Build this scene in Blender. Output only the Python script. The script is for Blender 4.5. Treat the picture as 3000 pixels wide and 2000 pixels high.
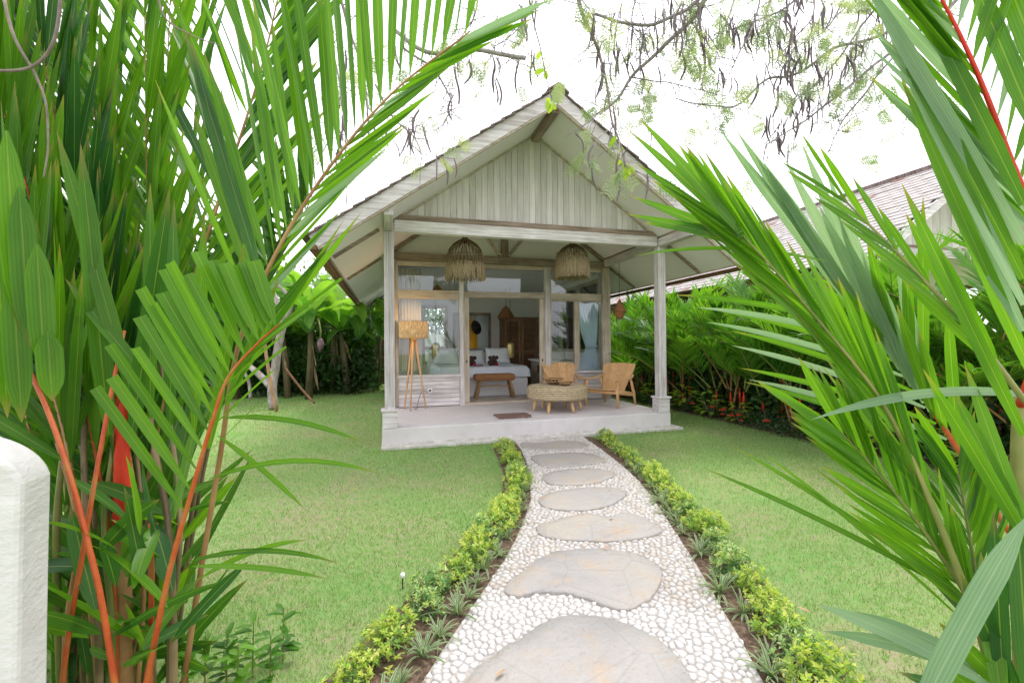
import bpy, bmesh, math, random
import numpy as np
from mathutils import Vector, Matrix, noise as mnoise
from mathutils.geometry import delaunay_2d_cdt

for o in list(bpy.data.objects): bpy.data.objects.remove(o)
scene = bpy.context.scene
col = scene.collection
random.seed(7); rng = np.random.default_rng(7)
R = math.radians
PI = math.pi

# ------------------------------------------------------------------ camera
CAM = Vector((0.1123, -6.6063, 1.5)); YAW, PITCH, ROLL = 0.2709, 0.0063, 0.0092
FPX = 1290.28                                   # focal length in pixels of a 3000 px wide picture
fwd = Vector((math.sin(YAW)*math.cos(PITCH), math.cos(YAW)*math.cos(PITCH), math.sin(PITCH)))
rgt0 = Vector((math.cos(YAW), -math.sin(YAW), 0)); dwn0 = fwd.cross(rgt0)
rgt = rgt0*math.cos(ROLL) + dwn0*math.sin(ROLL); dwn = -rgt0*math.sin(ROLL) + dwn0*math.cos(ROLL)
cam = bpy.data.cameras.new('camera'); camo = bpy.data.objects.new('camera', cam); col.objects.link(camo)
cam.sensor_width = 36; cam.lens = FPX/3000*36; cam.clip_start = 0.02; cam.clip_end = 500
m = Matrix((rgt, -dwn, -fwd)).transposed().to_4x4(); m.translation = CAM
camo.matrix_world = m
scene.camera = camo
scene.render.resolution_x, scene.render.resolution_y = 1024, 682
def at(x, y, depth):
    "a point of the place, from where it was sighted (2352 px wide plate) and how far away it stands"
    k = 3000/2352
    return CAM + (rgt*((x*k-1500)/FPX) + dwn*((y*k-1000)/FPX) + fwd)*depth

# ------------------------------------------------------------------ light
w = bpy.data.worlds.new('World'); scene.world = w; w.use_nodes = True
nt = w.node_tree; nt.nodes.clear()
sky = nt.nodes.new('ShaderNodeTexSky'); sky.sky_type = 'NISHITA'; sky.sun_disc = False
SUN_EL, SUN_AZ = R(62), R(55)                  # azimuth clockwise from +Y
sky.sun_elevation = SUN_EL; sky.sun_rotation = SUN_AZ; sky.air_density = 1.0; sky.dust_density = 1.0; sky.ozone_density = 1.0
hs = nt.nodes.new('ShaderNodeHueSaturation'); hs.inputs['Saturation'].default_value = 0.12; hs.inputs['Value'].default_value = 1.0
bg = nt.nodes.new('ShaderNodeBackground'); bg.inputs['Strength'].default_value = 0.15
wo = nt.nodes.new('ShaderNodeOutputWorld')
cl = nt.nodes.new('ShaderNodeMix'); cl.data_type = 'RGBA'; cl.inputs[0].default_value = .82; cl.inputs[7].default_value = (6.30,6.12,6.62,1)   # even bright cloud cover
nt.links.new(sky.outputs[0], hs.inputs['Color']); nt.links.new(hs.outputs[0], cl.inputs[6]); nt.links.new(cl.outputs[2], bg.inputs['Color']); nt.links.new(bg.outputs[0], wo.inputs[0])
sl = bpy.data.lights.new('sun', 'SUN'); sl.energy = 1.3; sl.angle = R(25); sl.color = (1, .96, .9)
so = bpy.data.objects.new('sun', sl); col.objects.link(so)
sdir = Vector((math.sin(SUN_AZ)*math.cos(SUN_EL), math.cos(SUN_AZ)*math.cos(SUN_EL), math.sin(SUN_EL)))
so.rotation_euler = sdir.to_track_quat('Z', 'Y').to_euler(); so.location = (0, -2, 14)
vs = scene.view_settings; vs.view_transform = 'Standard'; vs.look = 'None'; vs.gamma = 1; vs.use_curve_mapping = False
vs.exposure = 1.35

# ------------------------------------------------------------------ helpers
class MB:
    "collects shapes; build() links them as one mesh object"
    def __init__(s): s.v = []; s.f = []; s.uv = None; s.col = None
    def add(s, vs, fs):
        n = len(s.v); s.v += [tuple(p) for p in vs]; s.f += [tuple(n+i for i in q) for q in fs]; return s
    def obox(s, c, ax, h):
        c = Vector(c); a, b, d = [Vector(q)*k for q, k in zip(ax, h)]
        vs = [c+a*i+b*j+d*k for k in (-1, 1) for j in (-1, 1) for i in (-1, 1)]
        return s.add(vs, [(0,2,3,1),(4,5,7,6),(0,1,5,4),(2,6,7,3),(0,4,6,2),(1,3,7,5)])
    def box(s, x0, x1, y0, y1, z0, z1):
        return s.obox(((x0+x1)/2,(y0+y1)/2,(z0+z1)/2), ((1,0,0),(0,1,0),(0,0,1)), ((x1-x0)/2,(y1-y0)/2,(z1-z0)/2))
    def bar(s, p0, p1, w, h, up=(0,0,1)):
        p0, p1 = Vector(p0), Vector(p1); d = (p1-p0); L = d.length; d.normalize()
        a = d.cross(Vector(up)); a = a.normalized() if a.length > 1e-5 else Vector((1,0,0)); b = a.cross(d)
        return s.obox((p0+p1)/2, (d, a, b), (L/2, w/2, h/2))
    def tbar(s, p0, p1, w0, w1, up=(0,1,0)):
        "tapered square bar"
        p0, p1 = Vector(p0), Vector(p1); d = (p1-p0).normalized()
        a = d.cross(Vector(up)).normalized(); b = a.cross(d)
        vs = [p+a*i*q/2+b*j*q/2 for p, q in ((p0,w0),(p1,w1)) for i, j in ((-1,-1),(1,-1),(1,1),(-1,1))]
        return s.add(vs, [(3,2,1,0),(4,5,6,7),(0,1,5,4),(1,2,6,5),(2,3,7,6),(3,0,4,7)])
    def tube(s, pts, rad, n=8, cap=True):
        pts = [Vector(p) for p in pts]; k = len(pts)
        if not hasattr(rad, '__len__'): rad = [rad]*k
        vs = []; ref = Vector((0.3,0.2,1)).normalized()
        for i, p in enumerate(pts):
            t = (pts[min(i+1,k-1)]-pts[max(i-1,0)]).normalized()
            a = t.cross(ref)
            if a.length < .05: a = t.cross(Vector((1,0,0)))
            a.normalize(); b = t.cross(a)
            vs += [p+(a*math.cos(2*PI*j/n)+b*math.sin(2*PI*j/n))*rad[i] for j in range(n)]
        fs = [(i*n+j, i*n+(j+1)%n, (i+1)*n+(j+1)%n, (i+1)*n+j) for i in range(k-1) for j in range(n)]
        if cap: fs += [tuple(range(n-1,-1,-1)), tuple((k-1)*n+j for j in range(n))]
        return s.add(vs, fs)
    def lathe(s, prof, c=(0,0,0), n=24, f=None, cap=True):
        vs = []
        for i, (r, z) in enumerate(prof):
            for j in range(n):
                a = 2*PI*j/n; q = r*(f(a, i) if f else 1)
                vs.append((c[0]+q*math.cos(a), c[1]+q*math.sin(a), c[2]+z))
        k = len(prof)
        fs = [(i*n+j, i*n+(j+1)%n, (i+1)*n+(j+1)%n, (i+1)*n+j) for i in range(k-1) for j in range(n)]
        if cap: fs += [tuple(range(n-1,-1,-1)), tuple((k-1)*n+j for j in range(n))]
        return s.add(vs, fs)
    def prism(s, poly, z0, z1):
        n = len(poly); vs = [(x,y,z0) for x,y in poly]+[(x,y,z1) for x,y in poly]
        return s.add(vs, [tuple(range(n-1,-1,-1)), tuple(range(n,2*n))]+[(i,(i+1)%n,n+(i+1)%n,n+i) for i in range(n)])
    def prismy(s, poly, y0, y1):
        n = len(poly); vs = [(x,y0,z) for x,z in poly]+[(x,y1,z) for x,z in poly]
        return s.add(vs, [tuple(range(n)), tuple(range(2*n-1,n-1,-1))]+[(i,n+i,n+(i+1)%n,(i+1)%n) for i in range(n)])
    def mesh(s, name, mat, off=Vector((0,0,0)), smooth=False):
        me = bpy.data.meshes.new(name)
        vs = [(p[0]-off[0], p[1]-off[1], p[2]-off[2]) for p in s.v]
        me.from_pydata(vs, [], s.f)
        if smooth: me.shade_smooth()
        if s.uv is not None:
            ul = me.uv_layers.new(name='UVMap'); fl = []
            for q in s.f:
                for i in q: fl += s.uv[i]
            ul.data.foreach_set('uv', fl)
        if s.col is not None:
            ca = me.color_attributes.new('tint', 'FLOAT_COLOR', 'POINT')
            ca.data.foreach_set('color', [c for q in s.col for c in (q[0],q[1],q[2],1)])
        me.materials.append(M[mat] if isinstance(mat, str) else mat)
        return me
    def build(s, name, mat, parent=None, smooth=False, bevel=0, local=False, label=None):
        off = Vector((0,0,0))
        if parent is not None and not local:
            q = parent
            while q is not None: off = off + q.location; q = q.parent
        o = bpy.data.objects.new(name, s.mesh(name, mat, off, smooth)); col.objects.link(o)
        if parent is not None: o.parent = parent
        if bevel:
            b = o.modifiers.new('bevel', 'BEVEL'); b.width = bevel; b.segments = 2; b.limit_method = 'ANGLE'
        if label: o['label'] = label
        return o
def tag(o, label=None, cat=None, group=None, kind=None):
    if label: o['label'] = label
    if cat: o['category'] = cat
    if group: o['group'] = group
    if kind: o['kind'] = kind
    return o
def thing(name, loc, label, cat, group=None, rz=0):
    o = bpy.data.objects.new(name, None); col.objects.link(o); o.location = loc; o.rotation_euler = (0,0,rz)
    o.empty_display_size = .1
    return tag(o, label, cat, group)
def inst(name, me, parent=None, loc=(0,0,0), rot=(0,0,0), sc=1):
    o = bpy.data.objects.new(name, me); col.objects.link(o); o.parent = parent
    o.location = loc; o.rotation_euler = rot; o.scale = (sc,sc,sc) if not hasattr(sc,'__len__') else sc
    return o
def copy_tree(o, parent=None):
    c = o.copy(); col.objects.link(c); c.parent = parent
    for ch in list(o.children): copy_tree(ch, c)
    return c
def catmull(P, n=6):
    P = [Vector(p) for p in P]; P = [P[0]*2-P[1]]+P+[P[-1]*2-P[-2]]; out = []
    for i in range(1, len(P)-2):
        a,b,c,d = P[i-1:i+3]
        for j in range(n):
            t = j/n; out.append(((b*2)+(c-a)*t+(a*2-b*5+c*4-d)*t*t+(b*3-a-c*3+d)*t**3)*.5)
    out.append(P[-2]); return out
def chaikin(P, k=2, closed=True):
    for _ in range(k):
        Q = []; n = len(P)
        for i in range(n if closed else n-1):
            a, b = P[i], P[(i+1)%n]
            Q += [tuple(x*.75+y*.25 for x,y in zip(a,b)), tuple(x*.25+y*.75 for x,y in zip(a,b))]
        P = Q
    return P
def inpoly(x, y, P):
    c = False; n = len(P); j = n-1
    for i in range(n):
        xi, yi = P[i]; xj, yj = P[j]
        if (yi > y) != (yj > y) and x < (xj-xi)*(y-yi)/(yj-yi)+xi: c = not c
        j = i
    return c
def inpoly_np(X, Y, P):
    c = np.zeros(len(X), bool); n = len(P); j = n-1
    for i in range(n):
        xi, yi = P[i]; xj, yj = P[j]
        if yi != yj: c ^= ((yi > Y) != (yj > Y)) & (X < (xj-xi)*(Y-yi)/(yj-yi)+xi)
        j = i
    return c
def U(a, b): return random.uniform(a, b)
def rdir():
    while True:
        v = Vector((U(-1,1),U(-1,1),U(-1,1)))
        if .05 < v.length < 1: return v.normalized()

# ------------------------------------------------------------------ materials
M = {}
class NB:
    def __init__(s, name):
        s.m = bpy.data.materials.new(name); s.m.use_nodes = True; s.t = s.m.node_tree; s.t.nodes.clear()
        s.out = s.n('ShaderNodeOutputMaterial'); M[name] = s.m
    def n(s, typ, **kw):
        q = s.t.nodes.new(typ)
        for k, v in kw.items():
            if k in q.inputs: q.inputs[k].default_value = v
            else: setattr(q, k, v)
        return q
    def l(s, a, b): s.t.links.new(a, b)
    def coord(s, scale=(1,1,1), kind='Object', rnd=True):
        tc = s.n('ShaderNodeTexCoord'); mp = s.n('ShaderNodeMapping'); mp.inputs['Scale'].default_value = scale
        if rnd:
            oi = s.n('ShaderNodeObjectInfo'); mu = s.n('ShaderNodeMath', operation='MULTIPLY'); mu.inputs[1].default_value = 41.0
            s.l(oi.outputs['Random'], mu.inputs[0]); ad = s.n('ShaderNodeVectorMath', operation='ADD')
            s.l(tc.outputs[kind], ad.inputs[0]); s.l(mu.outputs[0], ad.inputs[1]); s.l(ad.outputs[0], mp.inputs[0])
        else: s.l(tc.outputs[kind], mp.inputs[0])
        return mp.outputs[0]
    def noise(s, vec, scale, detail=4, rough=.55):
        q = s.n('ShaderNodeTexNoise'); q.inputs['Scale'].default_value = scale; q.inputs['Detail'].default_value = detail; q.inputs['Roughness'].default_value = rough
        s.l(vec, q.inputs['Vector']); return q.outputs['Fac']
    def ramp(s, fac, stops):
        q = s.n('ShaderNodeValToRGB'); e = q.color_ramp.elements
        while len(e) < len(stops): e.new(.5)
        for i, (p, c) in enumerate(stops): e[i].position = p; e[i].color = (*c, 1) if len(c) == 3 else c
        s.l(fac, q.inputs[0]); return q.outputs[0]
    def mix(s, fac, a, b, mode='MIX'):
        q = s.n('ShaderNodeMix', data_type='RGBA', blend_type=mode)
        for sock, v in ((q.inputs[0], fac), (q.inputs[6], a), (q.inputs[7], b)):
            if hasattr(v, 'is_linked'): s.l(v, sock)
            elif hasattr(v, '__len__'): sock.default_value = (*v[:3], 1)
            else: sock.default_value = v
        return q.outputs[2]
    def math(s, op, a, b=0.0):
        q = s.n('ShaderNodeMath', operation=op)
        for sock, v in ((q.inputs[0], a), (q.inputs[1], b)):
            if hasattr(v, 'is_linked'): s.l(v, sock)
            else: sock.default_value = v
        return q.outputs[0]
    def bsdf(s, color, rough=.7, spec=.3, bump=None, bs=.2, bd=.01, **kw):
        q = s.n('ShaderNodeBsdfPrincipled')
        if hasattr(color, 'is_linked'): s.l(color, q.inputs['Base Color'])
        else: q.inputs['Base Color'].default_value = (*color, 1)
        if hasattr(rough, 'is_linked'): s.l(rough, q.inputs['Roughness'])
        else: q.inputs['Roughness'].default_value = rough
        q.inputs['Specular IOR Level'].default_value = spec
        for k, v in kw.items(): q.inputs[k].default_value = v
        if bump is not None:
            b = s.n('ShaderNodeBump'); b.inputs['Strength'].default_value = bs; b.inputs['Distance'].default_value = bd
            s.l(bump, b.inputs['Height']); s.l(b.outputs[0], q.inputs['Normal'])
        return q.outputs[0]
    def end(s, sh): s.l(sh, s.out.inputs['Surface']); return s.m

def wood(name, c_lo, c_hi, axis, across=34, along=1.6, var=.18, rough=.8, lo=.36, hi=.62, bs=.35):
    b = NB(name); sc = [across]*3; sc['xyz'.index(axis)] = along
    v = b.coord(tuple(sc)); g = b.noise(v, 1.0, 6, .62)
    v2 = b.coord((1.3,1.3,1.3)); p = b.noise(v2, 2.2, 3)
    f = b.math('ADD', b.math('MULTIPLY', g, .7), b.math('MULTIPLY', p, .3))
    c = b.ramp(f, [(lo, c_lo), (hi, c_hi)])
    oi = b.n('ShaderNodeObjectInfo'); br = b.n('ShaderNodeMapRange'); br.inputs['To Min'].default_value = 1-var; br.inputs['To Max'].default_value = 1+var*.5
    b.l(oi.outputs['Random'], br.inputs['Value'])
    hsv = b.n('ShaderNodeHueSaturation'); b.l(c, hsv.inputs['Color']); b.l(br.outputs[0], hsv.inputs['Value'])
    return b.end(b.bsdf(hsv.outputs[0], rough, .25, g, bs, .006))
WW_LO, WW_HI = (.40,.36,.345), (.74,.71,.73)
for ax in 'xyz':
    wood('whitewash_'+ax, WW_LO, WW_HI, ax)
    wood('bare_'+ax, (.15,.105,.075), (.36,.285,.225), ax, var=.12)
    wood('pale_wood_'+ax, (.50,.27,.115), (.76,.50,.26), ax, across=26, rough=.5, bs=.1, lo=.3, hi=.7, var=.16)
    wood('dark_wood_'+ax, (.075,.035,.018), (.22,.115,.06), ax, rough=.6)
    wood('frame_wood_'+ax, (.30,.235,.18), (.56,.49,.41), ax)
wood('gable_board', (.49,.45,.43), (.73,.70,.70), 'z', across=42, along=2.2, var=.17, lo=.30, hi=.68)
wood('bark_pale', (.16,.14,.12), (.42,.39,.35), 'z', across=12, along=5, rough=.9)
wood('bark_grey', (.17,.15,.15), (.36,.33,.33), 'z', across=20, along=6, rough=.9)
wood('twig', (.15,.11,.10), (.30,.24,.22), 'z', across=20, along=20, rough=.9)
wood('banana_trunk', (.05,.045,.02), (.17,.14,.075), 'z', across=18, along=1.5, rough=.8)

def plain(name, c, c2=None, scale=6, rough=.7, spec=.3, bs=.0, bscale=60, **kw):
    b = NB(name); v = b.coord()
    cc = b.ramp(b.noise(v, scale, 5), [(.3, c), (.7, c2 or c)])
    return b.end(b.bsdf(cc, rough, spec, b.noise(v, bscale, 5) if bs else None, bs, .01, **kw))
plain('white_paint', (.80,.77,.78), (.84,.81,.82), 2, .8)
plain('soffit', (.75,.715,.73), (.79,.755,.77), 1.2, .85)
b = NB('concrete'); v = b.coord(rnd=False); n1 = b.noise(v, 1.4, 6, .65); n2 = b.noise(v, 7, 6, .7); n3 = b.noise(v, 40, 4)
cc = b.ramp(n1, [(.3,(.56,.53,.54)),(.7,(.69,.66,.67))]); cc = b.mix(b.ramp(n2, [(.54,(0,0,0)),(.72,(.45,.45,.45))]), cc, (.46,.43,.40)); b.end(b.bsdf(cc, .65, .3, n3, .1, .008))
plain('concrete_side', (.46,.455,.45), (.58,.575,.565), 2.2, .8, .3, .12, 25)
plain('footing', (.44,.42,.38), (.70,.68,.66), 9, .9, .2, .4, 40)
plain('stucco', (.71,.70,.68), (.78,.77,.755), 3, .95, .1)
plain('bed_linen', (.72,.76,.85), (.78,.81,.88), 5, .9, .1, .15, 14)
plain('pillow_linen', (.78,.79,.81), (.82,.83,.85), 5, .9, .1, .2, 12)
plain('black', (.012,.012,.013), (.02,.02,.02), 4, .6)
plain('brass', (.55,.42,.18), (.70,.55,.25), 10, .35, .5, Metallic=.8)
plain('robe_orange', (.75,.33,.04), (.85,.42,.06), 8, .9, .1)
plain('mirror_glass', (.30,.34,.33), (.36,.40,.39), 1, .15, .5)
plain('curtain', (.62,.70,.80), (.70,.77,.85), 3, .95, .1)
plain('curtain_cream', (.66,.58,.50), (.72,.65,.57), 3, .95, .1)
plain('dark_towel', (.055,.035,.03), (.10,.06,.05), 20, .95, .1)
plain('petal', (.45,.01,.06), (.55,.02,.09), 20, .6)
plain('red_flower', (.55,.03,.015), (.65,.06,.02), 20, .6)
plain('floor_inside', (.40,.38,.36), (.48,.46,.44), 3, .5)
plain('terracotta', (.30,.13,.07), (.42,.20,.11), 12, .9, .2, .4, 50)
plain('cane', (.28,.18,.09), (.46,.32,.17), 25, .8, .2)
plain('rope_dark', (.15,.105,.06), (.29,.215,.125), 40, .9, .2)
plain('rope_light', (.26,.195,.12), (.46,.365,.24), 40, .9, .2)
plain('dry_leaf', (.30,.19,.11), (.50,.36,.24), 14, .9, .1)
plain('fence_metal', (.62,.63,.63), (.70,.70,.70), 3, .6)
# bowls, woven things
def weave(name, c1, c2, sc=90):
    b = NB(name); v = b.coord((1,1,1)); n1 = b.noise(v, 35, 3)
    wv = b.n('ShaderNodeTexWave', wave_type='BANDS', bands_direction='Z'); wv.inputs['Scale'].default_value = sc/6; wv.inputs['Distortion'].default_value = 3; wv.inputs['Detail'].default_value = 3
    wv.inputs['Detail Scale'].default_value = 4; b.l(v, wv.inputs['Vector'])
    f = b.math('ADD', b.math('MULTIPLY', n1, .6), b.math('MULTIPLY', wv.outputs['Fac'], .4))
    c = b.ramp(f, [(.3, c1), (.68, c2)])
    return b.end(b.bsdf(c, .9, .15, f, .8, .02))
weave('seagrass', (.27,.20,.12), (.60,.50,.34), 60)
weave('rattan', (.23,.095,.04), (.42,.21,.10), 60)
weave('bowl_weave', (.09,.04,.02), (.26,.14,.075), 80)
# glass
b = NB('window_glass')
fr = b.n('ShaderNodeFresnel', IOR=1.5); tr = b.n('ShaderNodeBsdfTransparent'); tr.inputs[0].default_value = (.93,.96,.95,1)
gl = b.n('ShaderNodeBsdfGlossy'); gl.inputs['Roughness'].default_value = .01; gl.inputs[0].default_value = (.95,.97,1,1)
mx = b.n('ShaderNodeMixShader'); b.l(b.math('MULTIPLY', fr.outputs[0], 1.2), mx.inputs[0]); b.l(tr.outputs[0], mx.inputs[1]); b.l(gl.outputs[0], mx.inputs[2]); b.end(mx.outputs[0])
# lamp shade glow
b = NB('lamp_shade'); v = b.coord((1,1,.2)); c = b.ramp(b.noise(v, 60, 3), [(.35,(.33,.24,.13)),(.65,(.62,.50,.33))])
d = b.bsdf(c, .9, .1); t = b.n('ShaderNodeBsdfTranslucent'); b.l(c, t.inputs[0]); mx = b.n('ShaderNodeMixShader'); mx.inputs[0].default_value = .15
b.l(d, mx.inputs[1]); b.l(t.outputs[0], mx.inputs[2]); b.end(mx.outputs[0])

# leaves: UV u across the blade (0..1), v along it; attribute 'tint' where present
def leafmat(name, c1, c2, trans, tw=.45, rough=.42, stripes=7, rib=(.35,.45,.08), tint=False, spec=.35, vein=0, tip=None, edge=None):
    b = NB(name)
    if tint:
        at_ = b.n('ShaderNodeAttribute', attribute_name='tint'); base = at_.outputs['Color']
    else:
        v = b.coord((1,1,1)); oi = b.n('ShaderNodeObjectInfo')
        f = b.math('ADD', b.math('MULTIPLY', b.noise(v, 3.5, 3), .6), b.math('MULTIPLY', oi.outputs['Random'], .4))
        base = b.ramp(f, [(.25, c1), (.72, c2)])
    if stripes or vein or edge:
        uv = b.n('ShaderNodeUVMap', uv_map='UVMap'); sx = b.n('ShaderNodeSeparateXYZ'); b.l(uv.outputs[0], sx.inputs[0])
    if stripes:
        sn = b.math('SINE', b.math('MULTIPLY', sx.outputs[0], stripes*2*PI))
        st = b.math('MULTIPLY', b.math('ADD', sn, 1), .5)
        dk = b.mix(1.0, base, (.62,.66,.6), 'MULTIPLY')
        base = b.mix(b.math('MULTIPLY', st, .55), base, dk)
    if vein:
        vv = b.math('SUBTRACT', sx.outputs[1], b.math('MULTIPLY', b.math('ABSOLUTE', b.math('SUBTRACT', sx.outputs[0], .5)), .5))
        sn = b.math('POWER', b.math('ABSOLUTE', b.math('SINE', b.math('MULTIPLY', vv, vein*PI))), 6)
        base = b.mix(b.math('MULTIPLY', sn, .35), base, b.mix(1, base, (1.7,1.6,1.5), 'MULTIPLY'))
    if stripes or vein:
        md = b.math('LESS_THAN', b.math('ABSOLUTE', b.math('SUBTRACT', sx.outputs[0], .5)), .03)
        base = b.mix(b.math('MULTIPLY', md, .35), base, rib)
    if edge:
        ed = b.math('GREATER_THAN', b.math('ABSOLUTE', b.math('SUBTRACT', sx.outputs[0], .5)), .3)
        base = b.mix(b.math('MULTIPLY', ed, .85), base, edge)
    if tip:
        tp = b.n('ShaderNodeMapRange'); tp.inputs['From Min'].default_value = .86; tp.inputs['From Max'].default_value = 1.0
        b.l(sx.outputs[1], tp.inputs['Value']); base = b.mix(b.math('MULTIPLY', tp.outputs[0], .8), base, tip)
    d = b.bsdf(base, rough, spec)
    tl = b.n('ShaderNodeBsdfTranslucent'); b.l(b.mix(1.0, base, trans, 'MULTIPLY'), tl.inputs[0])
    mx = b.n('ShaderNodeMixShader'); mx.inputs[0].default_value = tw
    b.l(d, mx.inputs[1]); b.l(tl.outputs[0], mx.inputs[2]); b.end(mx.outputs[0])
leafmat('palm_leaf', (.055,.17,.012), (.125,.30,.016), (1.9,1.8,.7), .52, .38, tip=(.25,.20,.06))
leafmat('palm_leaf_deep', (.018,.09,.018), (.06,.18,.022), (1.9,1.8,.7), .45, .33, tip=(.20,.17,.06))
leafmat('palm_leaf_blue', (.17,.30,.16), (.28,.42,.26), (1.5,1.5,1.0), .45, .5, rib=(.4,.5,.35))
leafmat('palm_leaf_far', (.04,.15,.016), (.15,.33,.03), (1.5,1.5,.7), .45, .38, stripes=0)
leafmat('banana_leaf', (.05,.17,.03), (.17,.34,.055), (1.8,1.7,.6), .5, .35, stripes=0, vein=26, rib=(.35,.42,.16))
leafmat('tinted_leaf', None, None, (1.5,1.5,.8), .4, .45, stripes=0, tint=True)
leafmat('strap_leaf', (.10,.20,.06), (.16,.27,.09), (1.4,1.4,.9), .4, .45, stripes=0, edge=(.52,.58,.40))
def stalk(name, c1, c2, ax=None):
    b = NB(name); v = b.coord((1,1,1)); c = b.ramp(b.noise(v, 5, 4), [(.35, c1), (.65, c2)]); b.end(b.bsdf(c, .42, .4, b.noise(v, 60, 3), .1, .003))
b = NB('stalk_orange'); v = b.coord((1,1,1)); c = b.ramp(b.noise(v, 7, 5, .65), [(.32,(.36,.04,.012)),(.52,(.44,.09,.02)),(.70,(.38,.18,.05))])
c = b.mix(b.ramp(b.noise(v, 120, 3), [(.60,(0,0,0)),(.68,(.6,.6,.6))]), c, (.18,.05,.015)); b.end(b.bsdf(c, .45, .35, b.noise(v, 90, 3), .15, .003))
stalk('stalk_red', (.55,.022,.012), (.64,.05,.02))
stalk('stalk_green', (.10,.15,.03), (.24,.24,.07))
stalk('stem_dark', (.09,.065,.03), (.22,.16,.08))
stalk('stalk_brown', (.26,.13,.05), (.40,.24,.11))
stalk('pod_skin', (.07,.05,.06), (.19,.14,.15))
stalk('banana_flower', (.10,.05,.075), (.22,.13,.15))
b = NB('shingle'); v = b.coord((1,8,1)); n1 = b.noise(v, 3, 5); 
b.end(b.bsdf(b.ramp(n1, [(.3,(.09,.065,.06)),(.7,(.24,.19,.175))]), .85, .2, n1, .4, .01))
b = NB('roof_tile'); oi = b.n('ShaderNodeNewGeometry'); v = b.coord(); n1 = b.noise(v, 1.1, 5, .65)
cc = b.ramp(oi.outputs['Random Per Island'], [(0,(.30,.28,.27)),(.5,(.40,.375,.36)),(.93,(.37,.35,.34)),(.96,(.26,.15,.125)),(1,(.30,.18,.15))])
b.end(b.bsdf(b.mix(b.ramp(n1, [(.55,(0,0,0)),(.75,(.5,.5,.5))]), cc, (.36,.34,.22)), .85, .2))
for ax in 'xz': wood('teak_'+ax, (.17,.085,.045), (.36,.20,.115), ax, rough=.6)
wood('mat_wood', (.10,.055,.045), (.24,.15,.125), 'x')
wood('cane_wood', (.20,.11,.05), (.42,.27,.14), 'z', rough=.6)
plain('curtain_band', (.45,.52,.60), None, 3, .9, .1)
b = NB('bulb'); e = b.n('ShaderNodeEmission'); e.inputs[0].default_value = (1,.6,.25,1); e.inputs[1].default_value = 6; b.end(e.outputs[0])
leafmat('lime_leaf', (.22,.38,.03), (.38,.52,.06), (1.5,1.5,.7), .45, .4, stripes=0, vein=8, rib=(.5,.6,.15))
# ------------------------------------------------------------------ ground
b = NB('soil_and_turf'); v = b.coord(rnd=False)
p1 = b.noise(v, .9, 5, .6); p2 = b.noise(v, 14, 5, .6); p3 = b.noise(v, 90, 3)
g = b.ramp(b.math('ADD', b.math('MULTIPLY', p1, .55), b.math('MULTIPLY', p2, .45)), [(.36,(.33,.29,.18)),(.49,(.24,.32,.125)),(.62,(.17,.32,.09))])
b.end(b.bsdf(g, .95, .1, p3, .6, .02))
b = NB('bed_soil'); v = b.coord(rnd=False); n1 = b.noise(v, 30, 6, .7)
b.end(b.bsdf(b.ramp(n1, [(.35,(.07,.05,.035)),(.52,(.18,.125,.09)),(.68,(.32,.23,.16))]), .95, .1, n1, 1.0, .03))
gm = MB(); gm.add([(-150,-60,0),(150,-60,0),(150,240,0),(-150,240,0)], [(0,1,2,3)])
tag(gm.build('ground', 'soil_and_turf'), 'flat ground of the garden under lawn and beds', 'ground', kind='structure')

pathL = [(1.96,.0),(1.88,-.68),(1.77,-1.24),(1.64,-1.78),(1.53,-2.16),(1.40,-2.59),(1.22,-2.98),(1.03,-3.36),(.86,-3.66),(.69,-3.92),(.53,-4.16),(.36,-4.42),(.2,-4.68),(.0,-5.0),(-.2,-5.4),(-.4,-6.0)]
pathR = [(3.09,.0),(2.94,-1.14),(2.82,-1.83),(2.68,-2.43),(2.5,-2.98),(2.28,-3.56),(2.13,-3.96),(2.0,-4.28),(1.89,-4.54),(1.78,-4.81),(1.68,-5.02),(1.5,-5.45),(1.25,-6.0)]
PATH = pathL[::-1] + pathR            # closed: up the left side, down the right
def towards(P, z):                     # sighted on the ground, standing z high
    k = (1.5-z)/1.5; return [(CAM.x+(x-CAM.x)*k, CAM.y+(y-CAM.y)*k) for x, y in P]
hedgeL = towards([(1.78,-.05),(1.69,-.8),(1.6,-1.39),(1.4,-2.12),(1.15,-2.57),(.99,-2.9),(.77,-3.24),(.57,-3.54),(.4,-3.75),(.25,-3.98),(.09,-4.18),(-.0,-4.34),(-.12,-4.5)], .09) + [(-.28,-4.85)]
hedgeR = towards([(3.46,-.05),(3.36,-.74),(3.11,-1.97),(2.84,-2.84),(2.67,-3.36),(2.52,-3.8),(2.36,-4.16),(2.26,-4.43),(2.17,-4.63),(2.05,-4.84),(1.96,-5.05)], .09) + [(1.78,-5.5)]
# soil beds
def offs(P, d):
    out = []
    for i in range(len(P)):
        a, c = Vector(P[max(i-1,0)]), Vector(P[min(i+1,len(P)-1)]); t = (c-a).normalized(); out.append((P[i][0]+t.y*d, P[i][1]-t.x*d))
    return out
bedL = offs(hedgeL, .15)
bedL = bedL + [(-.35,-5.6)] + [(x,y) for x,y in pathL[::-1] if y > -5.6]
bedR = offs(hedgeR, -.13) + [(1.5,-5.7)] + [(x,y) for x,y in pathR[::-1] if y > -5.7]
for P, lb in ((bedL, 'brown soil strip under the shrubs on the path edge where it bends inward'), (bedR, 'brown soil strip under the shrubs on the path side facing the palm hedge')):
    q = MB(); n = len(P); q.add([(x,y,.004) for x,y in P], [tuple(range(n))]); tag(q.build('soil_bed', 'bed_soil'), lb, 'soil', kind='structure')
q = MB(); q.add([(x,y,.004) for x,y in ((6.15,-7),(7.6,-7),(7.6,14),(6.15,14))], [(0,1,2,3)])
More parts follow.
